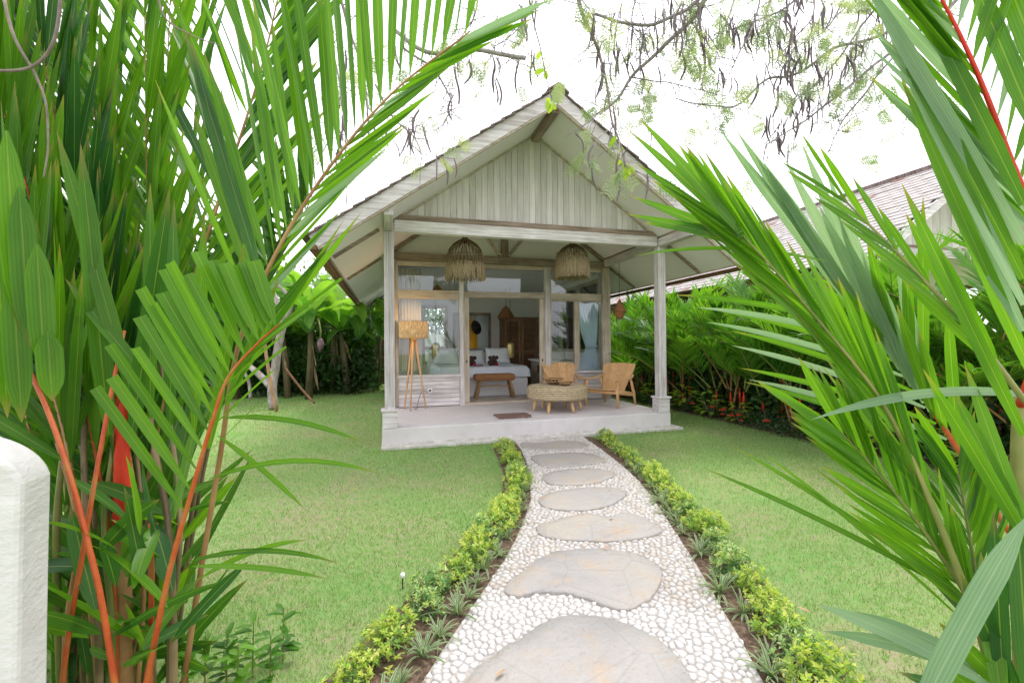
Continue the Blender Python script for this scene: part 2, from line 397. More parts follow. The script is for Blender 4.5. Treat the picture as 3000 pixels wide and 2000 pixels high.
tag(q.build('soil_bed', 'bed_soil'), 'brown soil strip under the red stemmed palm hedge', 'soil', kind='structure')

# ------------------------------------------------------------------ pebble path
b = NB('mortar'); v = b.coord(rnd=False); n1 = b.noise(v, 60, 5)
b.end(b.bsdf(b.ramp(n1, [(.3,(.32,.295,.27)),(.7,(.46,.435,.405))]), .9, .15, n1, .4, .01))
b = NB('pebble'); oi = b.n('ShaderNodeNewGeometry'); v = b.coord(); n1 = b.noise(v, 30, 4)
cc = b.ramp(oi.outputs['Random Per Island'], [(0,(.37,.33,.28)),(.25,(.49,.47,.445)),(.6,(.56,.55,.535)),(.85,(.47,.42,.36)),(1,(.41,.40,.395))])
b.end(b.bsdf(b.mix(b.math('MULTIPLY', n1, .25), cc, (.6,.56,.5)), .5, .35, n1, .1, .004))
b = NB('slate'); v = b.coord(); n1 = b.noise(v, 1.6, 6, .6); n2 = b.noise(v, 18, 6, .65); n3 = b.noise(v, 4.5, 5, .7)
cc = b.ramp(n1, [(.30,(.30,.295,.285)),(.45,(.37,.355,.335)),(.56,(.395,.37,.335)),(.70,(.44,.395,.32))])
cc = b.mix(b.math('MULTIPLY', n2, .35), cc, (.24,.23,.22))
cc = b.mix(b.ramp(n3, [(.52,(0,0,0)),(.66,(.55,.55,.55))]), cc, (.44,.33,.22))
n4 = b.noise(v, 55, 4, .7); cc = b.mix(b.ramp(n4, [(.58,(0,0,0)),(.72,(.5,.5,.5))]), cc, (.16,.15,.145)); cr = b.n('ShaderNodeTexVoronoi', feature='DISTANCE_TO_EDGE'); cr.inputs['Scale'].default_value = 2.2; b.l(b.noise(v,3,4) if False else v, cr.inputs['Vector'])
cc = b.mix(b.ramp(cr.outputs['Distance'], [(.0,(.25,.25,.25)),(.018,(0,0,0))]), cc, (.2,.18,.16))
b.end(b.bsdf(cc, .62, .35, b.math('ADD', n2, b.math('MULTIPLY', n3, 1.5)), .6, .012))
pm = MB(); pm.prism(PATH, .003, .014)
path = tag(pm.build('path', 'mortar'), 'curving white pebble path with flat grey stepping stones', 'path', kind='structure')
stones = [
 [(1.97,-.24),(2.26,-.40),(2.71,-.32),(2.94,-.6),(2.79,-.88),(2.25,-.87),(1.92,-.65)],
 [(1.87,-1.02),(2.41,-1.05),(2.74,-1.18),(2.76,-1.6),(2.4,-1.67),(1.96,-1.70),(1.83,-1.44)],
 [(1.70,-1.97),(1.93,-1.79),(2.32,-1.80),(2.58,-1.97),(2.52,-2.18),(2.22,-2.35),(1.9,-2.35),(1.69,-2.22)],
 [(1.47,-2.56),(1.74,-2.45),(2.08,-2.44),(2.45,-2.62),(2.19,-2.90),(1.89,-3.02),(1.68,-3.01),(1.42,-2.86)],
 [(1.24,-3.18),(1.45,-3.14),(1.78,-3.05),(1.9,-3.25),(2.09,-3.12),(2.18,-3.29),(2.19,-3.55),(2.07,-3.64),(1.71,-3.65),(1.33,-3.49),(1.21,-3.38)],
 [(.74,-4.03),(.95,-3.84),(1.14,-3.68),(1.39,-3.66),(1.69,-3.77),(1.81,-3.94),(1.81,-4.11),(1.66,-4.28),(1.48,-4.40),(1.34,-4.43),(1.23,-4.30),(1.14,-4.19),(1.04,-4.12),(.81,-4.13)],
 [(.38,-4.70),(.55,-4.56),(.75,-4.47),(.9,-4.38),(1.05,-4.36),(1.24,-4.45),(1.36,-4.60),(1.41,-4.78),(1.38,-4.98),(1.2,-5.18),(.85,-5.26),(.5,-5.12),(.34,-4.92)],
 [(.05,-5.55),(.5,-5.42),(.95,-5.5),(1.05,-5.75),(.7,-5.95),(.1,-5.9)]]
ST = []
for P in stones:
    Q = chaikin(chaikin(P, 1), 1)
    Q2 = []
    for i_ in range(len(Q)):
        for k_ in range(3):
            t_ = k_/3; x = Q[i_][0]*(1-t_)+Q[(i_+1)%len(Q)][0]*t_; y = Q[i_][1]*(1-t_)+Q[(i_+1)%len(Q)][1]*t_
            Q2.append((x+.014*mnoise.noise((x*9,y*9,3))+.007*mnoise.noise((x*34,y*34,5)), y+.014*mnoise.noise((x*9,y*9,9))+.007*mnoise.noise((x*34,y*34,1))))
    Q = Q2
    ST.append(Q); n = len(Q); cx = sum(p[0] for p in Q)/n; cy = sum(p[1] for p in Q)/n
    s = MB(); rings = [(1,.006),(.998,.026),(.988,.031),(.75,.033),(.4,.034)]
    vs = []
    for k, z in rings: vs += [(cx+(x-cx)*k, cy+(y-cy)*k, z+(.003*mnoise.noise((x*k*6,y*k*6,1)) if k < .98 else 0)) for x,y in Q]
    vs.append((cx,cy,.034)); fs = []
    for i in range(len(rings)-1): fs += [(i*n+j, i*n+(j+1)%n, (i+1)*n+(j+1)%n, (i+1)*n+j) for j in range(n)]
    fs += [((len(rings)-1)*n+j, (len(rings)-1)*n+(j+1)%n, len(vs)-1) for j in range(n)]
    s.add(vs, fs); s.build('stepping_stone', 'slate', path, smooth=True)
# pebbles: tight mosaic cells
def in_any(x, y, L): return any(inpoly(x, y, P) for P in L)
sp = .042; seeds = []
yy = -6.05; row = 0
while yy < .1:
    xx = -.6+(row%2)*sp/2
    while xx < 3.2:
        seeds.append((xx+U(-.46,.46)*sp, yy+U(-.46,.46)*sp)); xx += sp*1.12
    yy += sp*.87; row += 1
ins = inpoly_np(np.array([s[0] for s in seeds]), np.array([s[1] for s in seeds]), [(x,y) for x,y in PATH])
tri = delaunay_2d_cdt([Vector(s) for s in seeds], [], [], 0, 1e-7)
tv, tf = tri[0], tri[2]
def circ(a, b, c):
    d = 2*(a.x*(b.y-c.y)+b.x*(c.y-a.y)+c.x*(a.y-b.y))
    if abs(d) < 1e-12: return None
    a2, b2, c2 = a.length_squared, b.length_squared, c.length_squared
    return ((a2*(b.y-c.y)+b2*(c.y-a.y)+c2*(a.y-b.y))/d, (a2*(c.x-b.x)+b2*(a.x-c.x)+c2*(b.x-a.x))/d)
cells = {}
for f in tf:
    cc = circ(*[tv[i] for i in f])
    if cc:
        for i in f: cells.setdefault(i, []).append(cc)
STB = []
for Q in ST:
    cx = sum(p[0] for p in Q)/len(Q); cy = sum(p[1] for p in Q)/len(Q)
    STB.append((min(p[0] for p in Q)-.05, max(p[0] for p in Q)+.05, min(p[1] for p in Q)-.05, max(p[1] for p in Q)+.05, Q))
def blocked(x, y):
    for x0,x1,y0,y1,Q in STB:
        if x0 < x < x1 and y0 < y < y1 and inpoly(x, y, Q): return True
    return not inpoly(x, y, PATH)
pebs = []
for i, cs in cells.items():
    x, y = tv[i].x, tv[i].y
    if len(cs) < 4 or blocked(x, y): continue
    cs = sorted(cs, key=lambda p: math.atan2(p[1]-y, p[0]-x)); P = []
    for p in cs:
        dx, dy = p[0]-x, p[1]-y; L = math.hypot(dx, dy); k = min(1, .034/max(L,1e-6))
        for _ in range(7):
            if not blocked(x+dx*k, y+dy*k): break
            k *= .78
        P.append((x+dx*k, y+dy*k))
    P = chaikin(P, 1); area = abs(sum(P[j][0]*P[(j+1)%len(P)][1]-P[(j+1)%len(P)][0]*P[j][1] for j in range(len(P))))/2
    if area < .00035: continue
    pebs.append((x, y, P))
def pebble_into(mb, x, y, P):
    n = len(P); h = U(.012,.021); cx = sum(p[0] for p in P)/n; cy = sum(p[1] for p in P)/n; vs = []
    for k, z in ((.87,.010),(.85,.010+h*.5),(.64,.010+h*.92)): vs += [(cx+(px-cx)*k, cy+(py-cy)*k, z) for px, py in P]
    vs.append((cx,cy,.011+h)); fs = []
    for i in range(2): fs += [(i*n+j, i*n+(j+1)%n, (i+1)*n+(j+1)%n, (i+1)*n+j) for j in range(n)]
    fs += [(2*n+j, 2*n+(j+1)%n, 3*n) for j in range(n)]; mb.add(vs, fs)
def pxsize(x, y): return -((x-CAM.x)**2+(y-CAM.y)**2) if (Vector((x,y,0))-CAM).dot(dwn)/max(.1,(Vector((x,y,0))-CAM).dot(fwd)) < .775 else -99
pebs.sort(key=lambda q: -pxsize(q[0], q[1]))
for x, y, P in pebs[:300]:
    s = MB(); pebble_into(s, x, y, P); s.build('pebble', 'pebble', path, smooth=True)
s = MB()
for x, y, P in pebs[300:]: pebble_into(s, x, y, P)
tag(s.build('small_pebbles', 'pebble', path, smooth=True), kind='stuff')

# ------------------------------------------------------------------ the bungalow
W = 4.78; CX = W/2; DZ = .30
EZ, RZ, EX = 2.74, 4.885, .70                  # soffit height at the eave, at the ridge, eave overhang
YF, YB, YW, YBW = -.87, 9.4, 2.10, 6.7          # front edge of roof, back edge, front wall, inside back wall
SL = (RZ-EZ)/(CX+EX)
def sofz(x): return RZ-abs(x-CX)*SL
house = thing('bungalow', (CX,2.1,0), 'whitewashed wooden bungalow with gable roof and open veranda facing the pebble path', 'house')
def hb(mb, name, mat, parent=None, **kw): return mb.build(name, mat, parent or house, **kw)
deck = hb(MB().box(0,W,0,YW+.0,.02,DZ), 'deck', 'concrete', bevel=.012)
hb(MB().box(.02,W-.02,YW+.001,YB-.7,.02,DZ), 'floor_slab', 'floor_inside')
hb(MB().box(-.012,W+.18,-.10,YB-.8,.0,.05), 'footing', 'footing', bevel=.01)
hb(MB().box(-.004,W+.004,-.005,.3,.02,.085), 'plinth_strip', 'footing')
# posts
for px, face in ((.11,1),(W-.12,-1)):
    p = hb(MB().box(px-.072,px+.072,.03,.174,.30,3.16), 'post', 'whitewash_z', bevel=.008)
    q = MB()
    for dx in (-.036,.0,.036): q.box(px+dx-.012,px+dx+.012,.022,.031,.62,3.14)
    hb(q, 'fluting', 'whitewash_z', p)
    hb(MB().box(px-.105,px+.105,-.004,.207,.30,.545), 'post_base', 'whitewash_x', p, bevel=.006)
    hb(MB().box(px-.125,px+.125,-.024,.227,.545,.572), 'base_cap', 'whitewash_x', p, bevel=.005)
for px in (.12,W-.15):
    hb(MB().box(px-.10 if px<1 else px-.07,px+.09 if px<1 else px+.11,YW-.07,YW+.09,.30,3.12), 'corner_post', 'frame_wood_z', bevel=.006)
# beams
hb(MB().box(.19,W-.20,.035,.165,3.165,3.335), 'front_beam', 'whitewash_x', bevel=.006)
hb(MB().box(.19,W-.20,.06,.19,3.338,3.425), 'upper_beam', 'bare_x', bevel=.004)
for px in (.11,W-.12):
    hb(MB().box(px-.06,px+.06,-.80,YW+.1,3.163,3.30), 'side_beam', 'whitewash_y', bevel=.005)
    hb(MB().box(px-.045,px+.045,-.76,YW+.1,3.303,3.37), 'side_plate', 'bare_y', bevel=.004)
hb(MB().box(.06,W-.06,YW-.075,YW+.08,3.115,3.27), 'wall_beam', 'bare_x', bevel=.005)
# veranda truss on the wall
hb(MB().box(CX-.07,CX+.07,YW-.05,YW+.03,3.272,sofz(CX)-.05), 'king_post', 'bare_z', bevel=.004)
for s in (-1,1):
    hb(MB().bar((CX+s*.08,YW-.012,3.29),(CX+s*.62,YW-.012,3.95),.05,.085,up=(0,1,0)), 'strut', 'frame_wood_x', bevel=.003)
    hb(MB().bar((CX+s*2.30,YW-.02,sofz(CX+s*2.30)-.045),(CX+s*.05,YW-.02,sofz(CX+s*.05)-.045),.06,.085,up=(0,1,0)), 'rafter', 'bare_x', bevel=.003)
hb(MB().prismy([(.10,3.15),(W-.10,3.15),(W-.10,sofz(W-.10)+.01),(CX,RZ+.01),(.10,sofz(.10)+.01)], YW+.035, YW+.10), 'wall_gable', 'white_paint')
# gable boards: each board cut to the slope
gx0, gx1 = .14, W-.14; nb_ = 46; bw = (gx1-gx0)/nb_
for i in range(nb_):
    a, c = gx0+i*bw+.0025, gx0+(i+1)*bw-.0025; y0 = .118+U(-.003,.003)
    za, zc = sofz(a)-.012, sofz(c)-.012; zb = 3.42
    if max(za, zc) < zb+.02: continue
    poly = [(a,zb),(c,zb)]
    poly += [(c,max(zc,zb+.001)),(CX,RZ-.012),(a,max(za,zb+.001))] if a < CX < c else [(c,max(zc,zb+.001)),(a,max(za,zb+.001))]
    hb(MB().prismy(poly, y0, y0+.02), 'gable_board', 'gable_board')
for s in (-1,1):   # trim strip along the slope
    hb(MB().bar((CX+s*2.28,.10,sofz(CX+s*2.28)-.02),(CX+s*.02,.10,sofz(CX)-.025),.03,.03,up=(0,1,0)), 'gable_trim', 'frame_wood_x')
hb(MB().box(gx0,gx1,.137,.15,3.42,3.46), 'gable_backing', 'bare_x')
# roof
roof = hb(MB().box(CX-.055,CX+.055,YF+.05,.115,RZ-.135,RZ-.02), 'ridge_beam', 'bare_y', bevel=.006)
roof2 = None
for s in (-1,1):
    xe = CX+s*(CX+EX)
    # soffit panels between battens
    ys = [YF+.03,.06,1.1,2.2,4.4,6.6,8.7,YB-.03]
    for k in range(len(ys)-1):
        q = MB(); a, c = ys[k]+.003, ys[k+1]-.003
        q.add([(CX,a,RZ),(CX,c,RZ),(xe,c,EZ),(xe,a,EZ),(CX,a,RZ+.02),(CX,c,RZ+.02),(xe,c,EZ+.02),(xe,a,EZ+.02)], [(0,1,2,3),(7,6,5,4),(0,4,5,1),(1,5,6,2),(2,6,7,3),(3,7,4,0)] if s > 0 else [(3,2,1,0),(4,5,6,7),(1,5,4,0),(2,6,5,1),(3,7,6,2),(0,4,7,3)])
        hb(q, 'soffit_panel', 'soffit')
    for yb_ in (.05,2.2,8.7):     # visible eave battens
        x0_ = CX+s*2.42; 
        hb(MB().bar((x0_,yb_,sofz(x0_)-.022),(xe-s*.05,yb_,sofz(xe-s*.05)-.022),.055,.04,up=(0,1,0)), 'eave_batten', 'bare_x')
    hb(MB().bar((xe+s*.0,YF+.01,EZ+.01),(xe+s*.0,YB,EZ+.01),.03,.05), 'eave_trim', 'frame_wood_y')
    # rake fascia in two boards + trim
    n = Vector((-SL*-s*-1,0,1)).normalized()
    for yy_, nm in ((YF,'fascia'),(YB,'fascia')):
        d = Vector((xe-CX,0,EZ-RZ)).normalized(); up = Vector((-d.z*s,0,d.x*s)); up = up if up.z > 0 else -up
        A = Vector((CX-s*.0,yy_,RZ)) ; B = Vector((xe+s*.04,yy_,EZ-SL*.04))
        q = MB(); w0, w1 = -.035, .135
        pts = [A+up*w0-Vector((0,0,0)), B+up*w0, B+up*w1, A+up*w1]
        # mitre at the ridge: keep x = CX
        for i in (0,3):
            k = (CX-pts[i].x)/d.x; pts[i] = pts[i]+d*k
        vs = [p+Vector((0,-.018,0)) for p in pts]+[p+Vector((0,.018,0)) for p in pts]
        q.add(vs, [(0,1,2,3),(7,6,5,4),(0,4,5,1),(1,5,6,2),(2,6,7,3),(3,7,4,0)])
        f = hb(q, nm, 'whitewash_x', bevel=.003)
        q = MB(); pts = [A+up*-.058, B+up*-.058, B+up*-.034, A+up*-.034]
        for i in (0,3):
            k = (CX-pts[i].x)/d.x; pts[i] = pts[i]+d*k
        sg = .022
        q.add([p+Vector((0,-.005,0)) for p in pts]+[p+Vector((0,.045,0)) for p in pts], [(0,1,2,3),(7,6,5,4),(0,4,5,1),(1,5,6,2),(2,6,7,3),(3,7,4,0)])
        hb(q, 'fascia_trim', 'frame_wood_x', f)
    # shingle courses, lowest at the eave, each lapping the next
    nc = 22; Ls = math.hypot(CX+EX+.1, (CX+EX+.1)*SL); d = Vector((CX-xe,0,RZ-EZ)).normalized(); up = Vector((d.z*-s*-1,0,abs(d.x))); up = Vector((s*abs(d.z),0,abs(d.x)))
    base = Vector((xe+s*.10,0,EZ-SL*.10))
    if s < 0: roofL = hb(MB().box(xe-.115,xe-.02,YF-.03,YB+.03,EZ-.085,EZ-.03), 'eave_board', 'dark_wood_y')
    else: roofR = hb(MB().box(xe+.02,xe+.115,YF-.03,YB+.03,EZ-.085,EZ-.03), 'eave_board', 'dark_wood_y')
    for c in range(nc):
        a0 = Ls*c/nc; a1 = Ls*(c+1.25)/nc if c < nc-1 else Ls
        p0 = base+d*a0+up*.165; p1 = base+d*a1+up*(.145 if c < nc-1 else .16)
        y0, y1 = YF-.05+U(-.014,.014), YB+.05
        q = MB(); th = .022
        q.add([(p0.x,y0,p0.z),(p0.x,y1,p0.z),(p1.x,y1,p1.z),(p1.x,y0,p1.z),(p0.x,y0,p0.z-th),(p0.x,y1,p0.z-th),(p1.x,y1,p1.z-th),(p1.x,y0,p1.z-th)], [(0,1,2,3),(7,6,5,4),(0,4,5,1),(1,5,6,2),(2,6,7,3),(3,7,4,0)])
        hb(q, 'shingle_course', 'shingle')
    # roof deck under the shingles
    q = MB(); A0 = Vector((CX,0,RZ+.025)); B0 = Vector((xe,0,EZ+.025)); A1 = A0+Vector((0,0,.12)); B1 = B0+up*.118
    q.add([(A0.x,YF+.03,A0.z),(A0.x,YB-.03,A0.z),(B0.x,YB-.03,B0.z),(B0.x,YF+.03,B0.z),(A1.x,YF+.03,A1.z),(A1.x,YB-.03,A1.z),(B1.x,YB-.03,B1.z),(B1.x,YF+.03,B1.z)], [(0,1,2,3),(7,6,5,4),(0,4,5,1),(1,5,6,2),(2,6,7,3),(3,7,4,0)])
    hb(q, 'roof_deck', 'dark_wood_y')
q = MB()
rc = sofz(CX)+.165*math.sqrt(1+SL*SL)
q.prismy([(CX-.16,rc-.075),(CX,rc+.035),(CX+.16,rc-.075),(CX+.16,rc-.105),(CX,rc+.005),(CX-.16,rc-.105)], YF-.07, YB+.06)
hb(q, 'ridge_cap', 'shingle')
# open truss at the far end of the side eave
hb(MB().box(-.62,.0,8.66,8.74,2.42,2.50), 'rear_tie', 'whitewash_x'); hb(MB().bar((-.60,8.7,2.70),(-.05,8.7,2.15),.06,.07,up=(0,1,0)), 'rear_brace', 'whitewash_x'); hb(MB().box(.05,.19,8.62,8.76,.0,3.14), 'rear_post', 'whitewash_z'); 
# front wall: frames, panes, boards
def fr(x0,x1,z0,z1,y0=YW-.05,y1=YW+.05,ax='x',parent=None,name='frame_rail',mat='frame_wood_'): return hb(MB().box(x0,x1,y0,y1,z0,z1), name, mat+ax, parent, bevel=.003)
win = {}
for nm, x0, x1 in (('l',.21,1.44),('r',3.35,4.56)):
    wdw = hb(MB().box(x0,x0+.065 if nm=='l' else x0+.03,YW-.05,YW+.05,.34,3.11), 'window_frame', 'frame_wood_z', bevel=.003); win[nm] = wdw
    xa, xb = (x0+.065, x1) if nm == 'l' else (x0+.03, x1-.02)
    fr(xa,xb,2.43,2.565,parent=wdw,name='transom'); fr(xa,xb,3.03,3.11,parent=wdw,name='head')
    fr(xa-.02,xb+.02,.875,.925,YW-.085,YW+.06,parent=wdw,name='sill',mat='whitewash_')
    fr(xa,xb,2.395,2.428,YW-.03,YW+.03,parent=wdw,name='sash_rail')
    hb(MB().box(xa+.002,xb-.002,YW-.003,YW+.003,.926,2.394), 'pane', 'window_glass', wdw)
    hb(MB().box(xa+.002,xb-.002,YW-.003,YW+.003,2.566,3.029), 'pane', 'window_glass', wdw)
    nbd = 7
    for i in range(nbd):
        z0 = .315+i*(.56/nbd); hb(MB().box(xa,xb,YW-.035+U(-.004,.004),YW+.0,z0+.002,z0+.56/nbd-.004), 'wall_board', 'whitewash_x', wdw)
    hb(MB().box(xa,xb,YW+.003,YW+.05,.302,.87), 'wall_backing', 'bare_x', wdw)
hb(MB().box(3.905,4.015,YW-.045,YW+.045,.927,2.394), 'window_mullion', 'frame_wood_z', win['r'], bevel=.003)
for x0, x1, nm in ((1.445,1.53,'door_post'),(3.235,3.345,'door_post')): hb(MB().box(x0,x1,YW-.07,YW+.06,.30,3.11), nm, 'whitewash_z', bevel=.004)
hb(MB().box(1.532,3.233,YW-.06,YW+.05,2.44,2.56), 'door_head', 'frame_wood_x', bevel=.004)
hb(MB().box(1.532,3.233,YW-.05,YW+.05,3.03,3.11), 'door_head', 'frame_wood_x', bevel=.004)
hb(MB().box(1.534,3.231,YW-.003,YW+.003,2.562,3.028), 'pane', 'window_glass')
hb(MB().box(1.532,3.233,YW-.06,YW+.40,.301,.352), 'threshold', 'frame_wood_x', bevel=.004)
# sliding door leaves, pushed open behind the side windows
for x0, x1, sg in ((1.532,1.64,1),(3.125,3.232,-1)):
    st_ = hb(MB().box(x0,x1,YW-.03,YW+.025,.353,2.438), 'door_jamb', 'frame_wood_z', bevel=.004)
    hb(MB().box((x0+x1)/2-.012,(x0+x1)/2+.012,YW-.034,YW-.029,1.14,1.19), 'lock_plate', 'black', st_)
# inside shell
q = MB(); q.box(.10,.48,YBW,YBW+.08,.303,3.14); q.box(.48,1.74,YBW,YBW+.08,.303,.98); q.box(.48,1.74,YBW,YBW+.08,2.62,3.14); q.box(1.74,W-.10,YBW,YBW+.08,.303,3.14); hb(q, 'back_wall', 'white_paint')
hb(MB().box(.48,1.74,YBW+.03,YBW+.036,.98,2.62), 'back_pane', 'window_glass')
def cut_wall(x0, x1, ylist, z0, z1, name):   # side wall with window openings (y0,y1,zs,ze)
    q = MB(); y = YW+.09
    for (a, c, zs, ze) in ylist:
        q.box(x0,x1,y,a,z0,z1); q.box(x0,x1,a,c,z0,zs); q.box(x0,x1,a,c,ze,z1); y = c
    q.box(x0,x1,y,YBW,z0,z1); return hb(q, name, 'white_paint')
wl = cut_wall(.03,.13,[(2.5,6.2,1.0,2.9)],.303,3.14,'side_wall')  # window opening enlarged to let more daylight into the room
wr = cut_wall(W-.13,W-.03,[(2.45,5.9,1.35,2.9)],.303,3.14,'side_wall')  # this opening is also widened to brighten the interior
for xw, par, yy in ((.03,wl,(2.5,6.2,1.0,2.9)),(W-.13,wr,(2.45,5.9,1.35,2.9))):
    a, c, zs, ze = yy
    f = hb(MB().box(xw-.01,xw+.11,a,c,zs-.06,zs+.01), 'window_sill', 'frame_wood_y', par)
    hb(MB().box(xw-.01,xw+.11,a,c,ze-.01,ze+.06), 'window_head', 'frame_wood_y', par)
    k = 3 if par is wr else 2
    for i in range(k+1):
        ym = a+(c-a)*i/k; hb(MB().box(xw-.005,xw+.105,ym-.045,ym+.045,zs+.011,ze-.011), 'window_mullion', 'frame_wood_z', par)
    hb(MB().box(xw+.045,xw+.051,a,c,zs+.01,ze-.01), 'pane', 'window_glass', par)
hb(MB().box(.14,W-.14,YW+.06,YBW-.001,3.08,3.135), 'ceiling', 'white_paint')
# back window left
bw0 = hb(MB().box(.45,1.75,YBW-.04,YBW-.002,1.36,1.46), 'window_rail', 'frame_wood_x')
# ------------------------------------------------------------------ neighbouring house
NX, NEX, NRZ, NEZ, NYF, NYB = 11.0, 7.92, 4.98, 2.86, -1.2, 12.0
nsl = (NRZ-NEZ)/(NX-NEX)
nh = thing('neighbour_house', (NX,4,0), 'second whitewashed bungalow with grey tiled roof behind the boundary wall', 'house')
def nsof(x): return NRZ-abs(x-NX)*nsl
nh_wall = MB().prismy([(NX-2.3,.0),(NX+2.3,.0),(NX+2.3,nsof(NX+2.3)),(NX,NRZ-.02),(NX-2.3,nsof(NX-2.3))], 2.0, NYB-.8).build('wall', 'frame_wood_z', nh)  # darker timber tone stands in for the shadow under the eave
for i in range(40):
    a = NX-2.3+i*4.6/40+.003; c = a+4.6/40-.006; zt = [(c,nsof(c)-.02),(a,nsof(a)-.02)]
    if min(nsof(a),nsof(c)) < 3.48: continue
    if a < NX < c: zt = [(c,nsof(c)-.02),(NX,NRZ-.02),(a,nsof(a)-.02)]
    MB().prismy([(a,3.42),(c,3.42)]+zt, -.21+U(-.004,.004), -.18).build('gable_board', 'gable_board', nh)
MB().box(NX-2.3,NX+2.3,-.25,-.11,3.20,3.36).build('front_beam', 'whitewash_x', nh)
MB().box(NX-2.3,NX+2.3,-.22,-.09,3.361,3.43).build('upper_beam', 'bare_x', nh)
for s in (-1,1):
    MB().box(NX+s*2.3-.07,NX+s*2.3+.07,-.25,-.11,.0,3.198).build('post', 'whitewash_z', nh)
    xe = NX+s*(NX-NEX); d = Vector((xe-NX,0,NEZ-NRZ)).normalized(); up = Vector((s*abs(d.z),0,abs(d.x)))
    q = MB(); q.add([(NX,NYF+.03,NRZ),(NX,NYB,NRZ),(xe,NYB,NEZ),(xe,NYF+.03,NEZ),(NX,NYF+.03,NRZ+.06),(NX,NYB,NRZ+.06),(xe,NYB,NEZ+.06),(xe,NYF+.03,NEZ+.06)], [(0,1,2,3),(7,6,5,4),(0,4,5,1),(1,5,6,2),(2,6,7,3),(3,7,4,0)])
    q.build('soffit', 'soffit', nh)
    A = Vector((NX,NYF,NRZ)); B = Vector((xe,NYF,NEZ)); pts = [A+up*-.05,B+up*-.05,B+up*.09,A+up*.09]
    for i in (0,3): pts[i] = pts[i]+d*((NX-pts[i].x)/d.x)
    MB().add([p+Vector((0,-.02,0)) for p in pts]+[p+Vector((0,.02,0)) for p in pts], [(0,1,2,3),(7,6,5,4),(0,4,5,1),(1,5,6,2),(2,6,7,3),(3,7,4,0)]).build('fascia', 'whitewash_x', nh)
    MB().bar((xe+s*.0,NYF,NEZ-.03),(xe,NYB,NEZ-.03),.04,.10).build('eave_board', 'dark_wood_y', nh)
# tiles on the slope that faces this garden
d = Vector((NX-NEX,0,NRZ-NEZ)).normalized(); up = Vector((-d.z,0,d.x)); base = Vector((NEX-.08,0,NEZ-.08*nsl))
Lr = Vector((NX-NEX+.08,0,NRZ-NEZ+.08*nsl)).length; rows = 24; tw = .235; rh = Lr/rows
nt_roof = MB().bar((NX,NYF-.05,NRZ+.10),(NX,NYB+.05,NRZ+.10),.24,.09).build('ridge_cap', 'shingle', nh)
far = MB(); tl = []
tm = MB(); a1 = rh*1.18
tm.add([tuple(d*a+up*h+Vector((0,y,0))) for h in (0,) for a,y in ((0,.006),(0,tw-.006),(a1,tw-.006),(a1,.006))]+[tuple(d*a+up*(h)+Vector((0,y,0))) for a,y,h in ((0,.006,.022),(0,tw-.006,.022),(a1,tw-.006,.006),(a1,.006,.006))], [(3,2,1,0),(4,5,6,7),(0,1,5,4),(1,2,6,5),(2,3,7,6),(3,0,4,7)])
for r in range(rows):
    y = NYF-.05+(r%2)*tw*.5
    while y < NYB:
        p = base+d*(r*rh)+up*(.085+.012+U(-.004,.004)); p.y = y; tl.append((p, U(-.012,.012))); y += tw
tl.sort(key=lambda t: (t[0]-CAM).length)
tme = tm.mesh('roof_tile', 'roof_tile')
for p, a in tl[:300]: inst('roof_tile', tme, nh, p-Vector(nh.location), (a*.5,0,a))
for p, a in tl[300:]:
    far.add([Vector(v)+p+up*(a*.4) for v in tm.v], tm.f)
tag(far.build('far_roof_tiles', 'roof_tile', nh), kind='stuff')
MB().add([(NX,NYF,NRZ+.07),(NX,NYB,NRZ+.07),(NX+3.1,NYB,NEZ+.07),(NX+3.1,NYF,NEZ+.07),(NX,NYF,NRZ+.12),(NX,NYB,NRZ+.12),(NX+3.1,NYB,NEZ+.12),(NX+3.1,NYF,NEZ+.12)], [(0,1,2,3),(7,6,5,4),(0,4,5,1),(1,5,6,2),(2,6,7,3),(3,7,4,0)]).build('roof_far_slope', 'shingle', nh)

# boundary wall behind the palm hedge
tag(MB().box(7.45,7.6,-9,16,0,1.5).build('boundary_wall', 'stucco'), 'plain white rendered boundary wall behind the palm hedge', 'wall')
fm = thing('fence', (-1.5,12,0), 'pale corrugated metal fence far behind the banana plants', 'fence')
for i in range(60):
    MB().bar((-9+i*.2,12.0+(i%2)*.02,0),(-9+i*.2,12.0+(i%2)*.02,1.95),.19,.015,up=(0,1,0)).build('fence_sheet', 'fence_metal', fm)

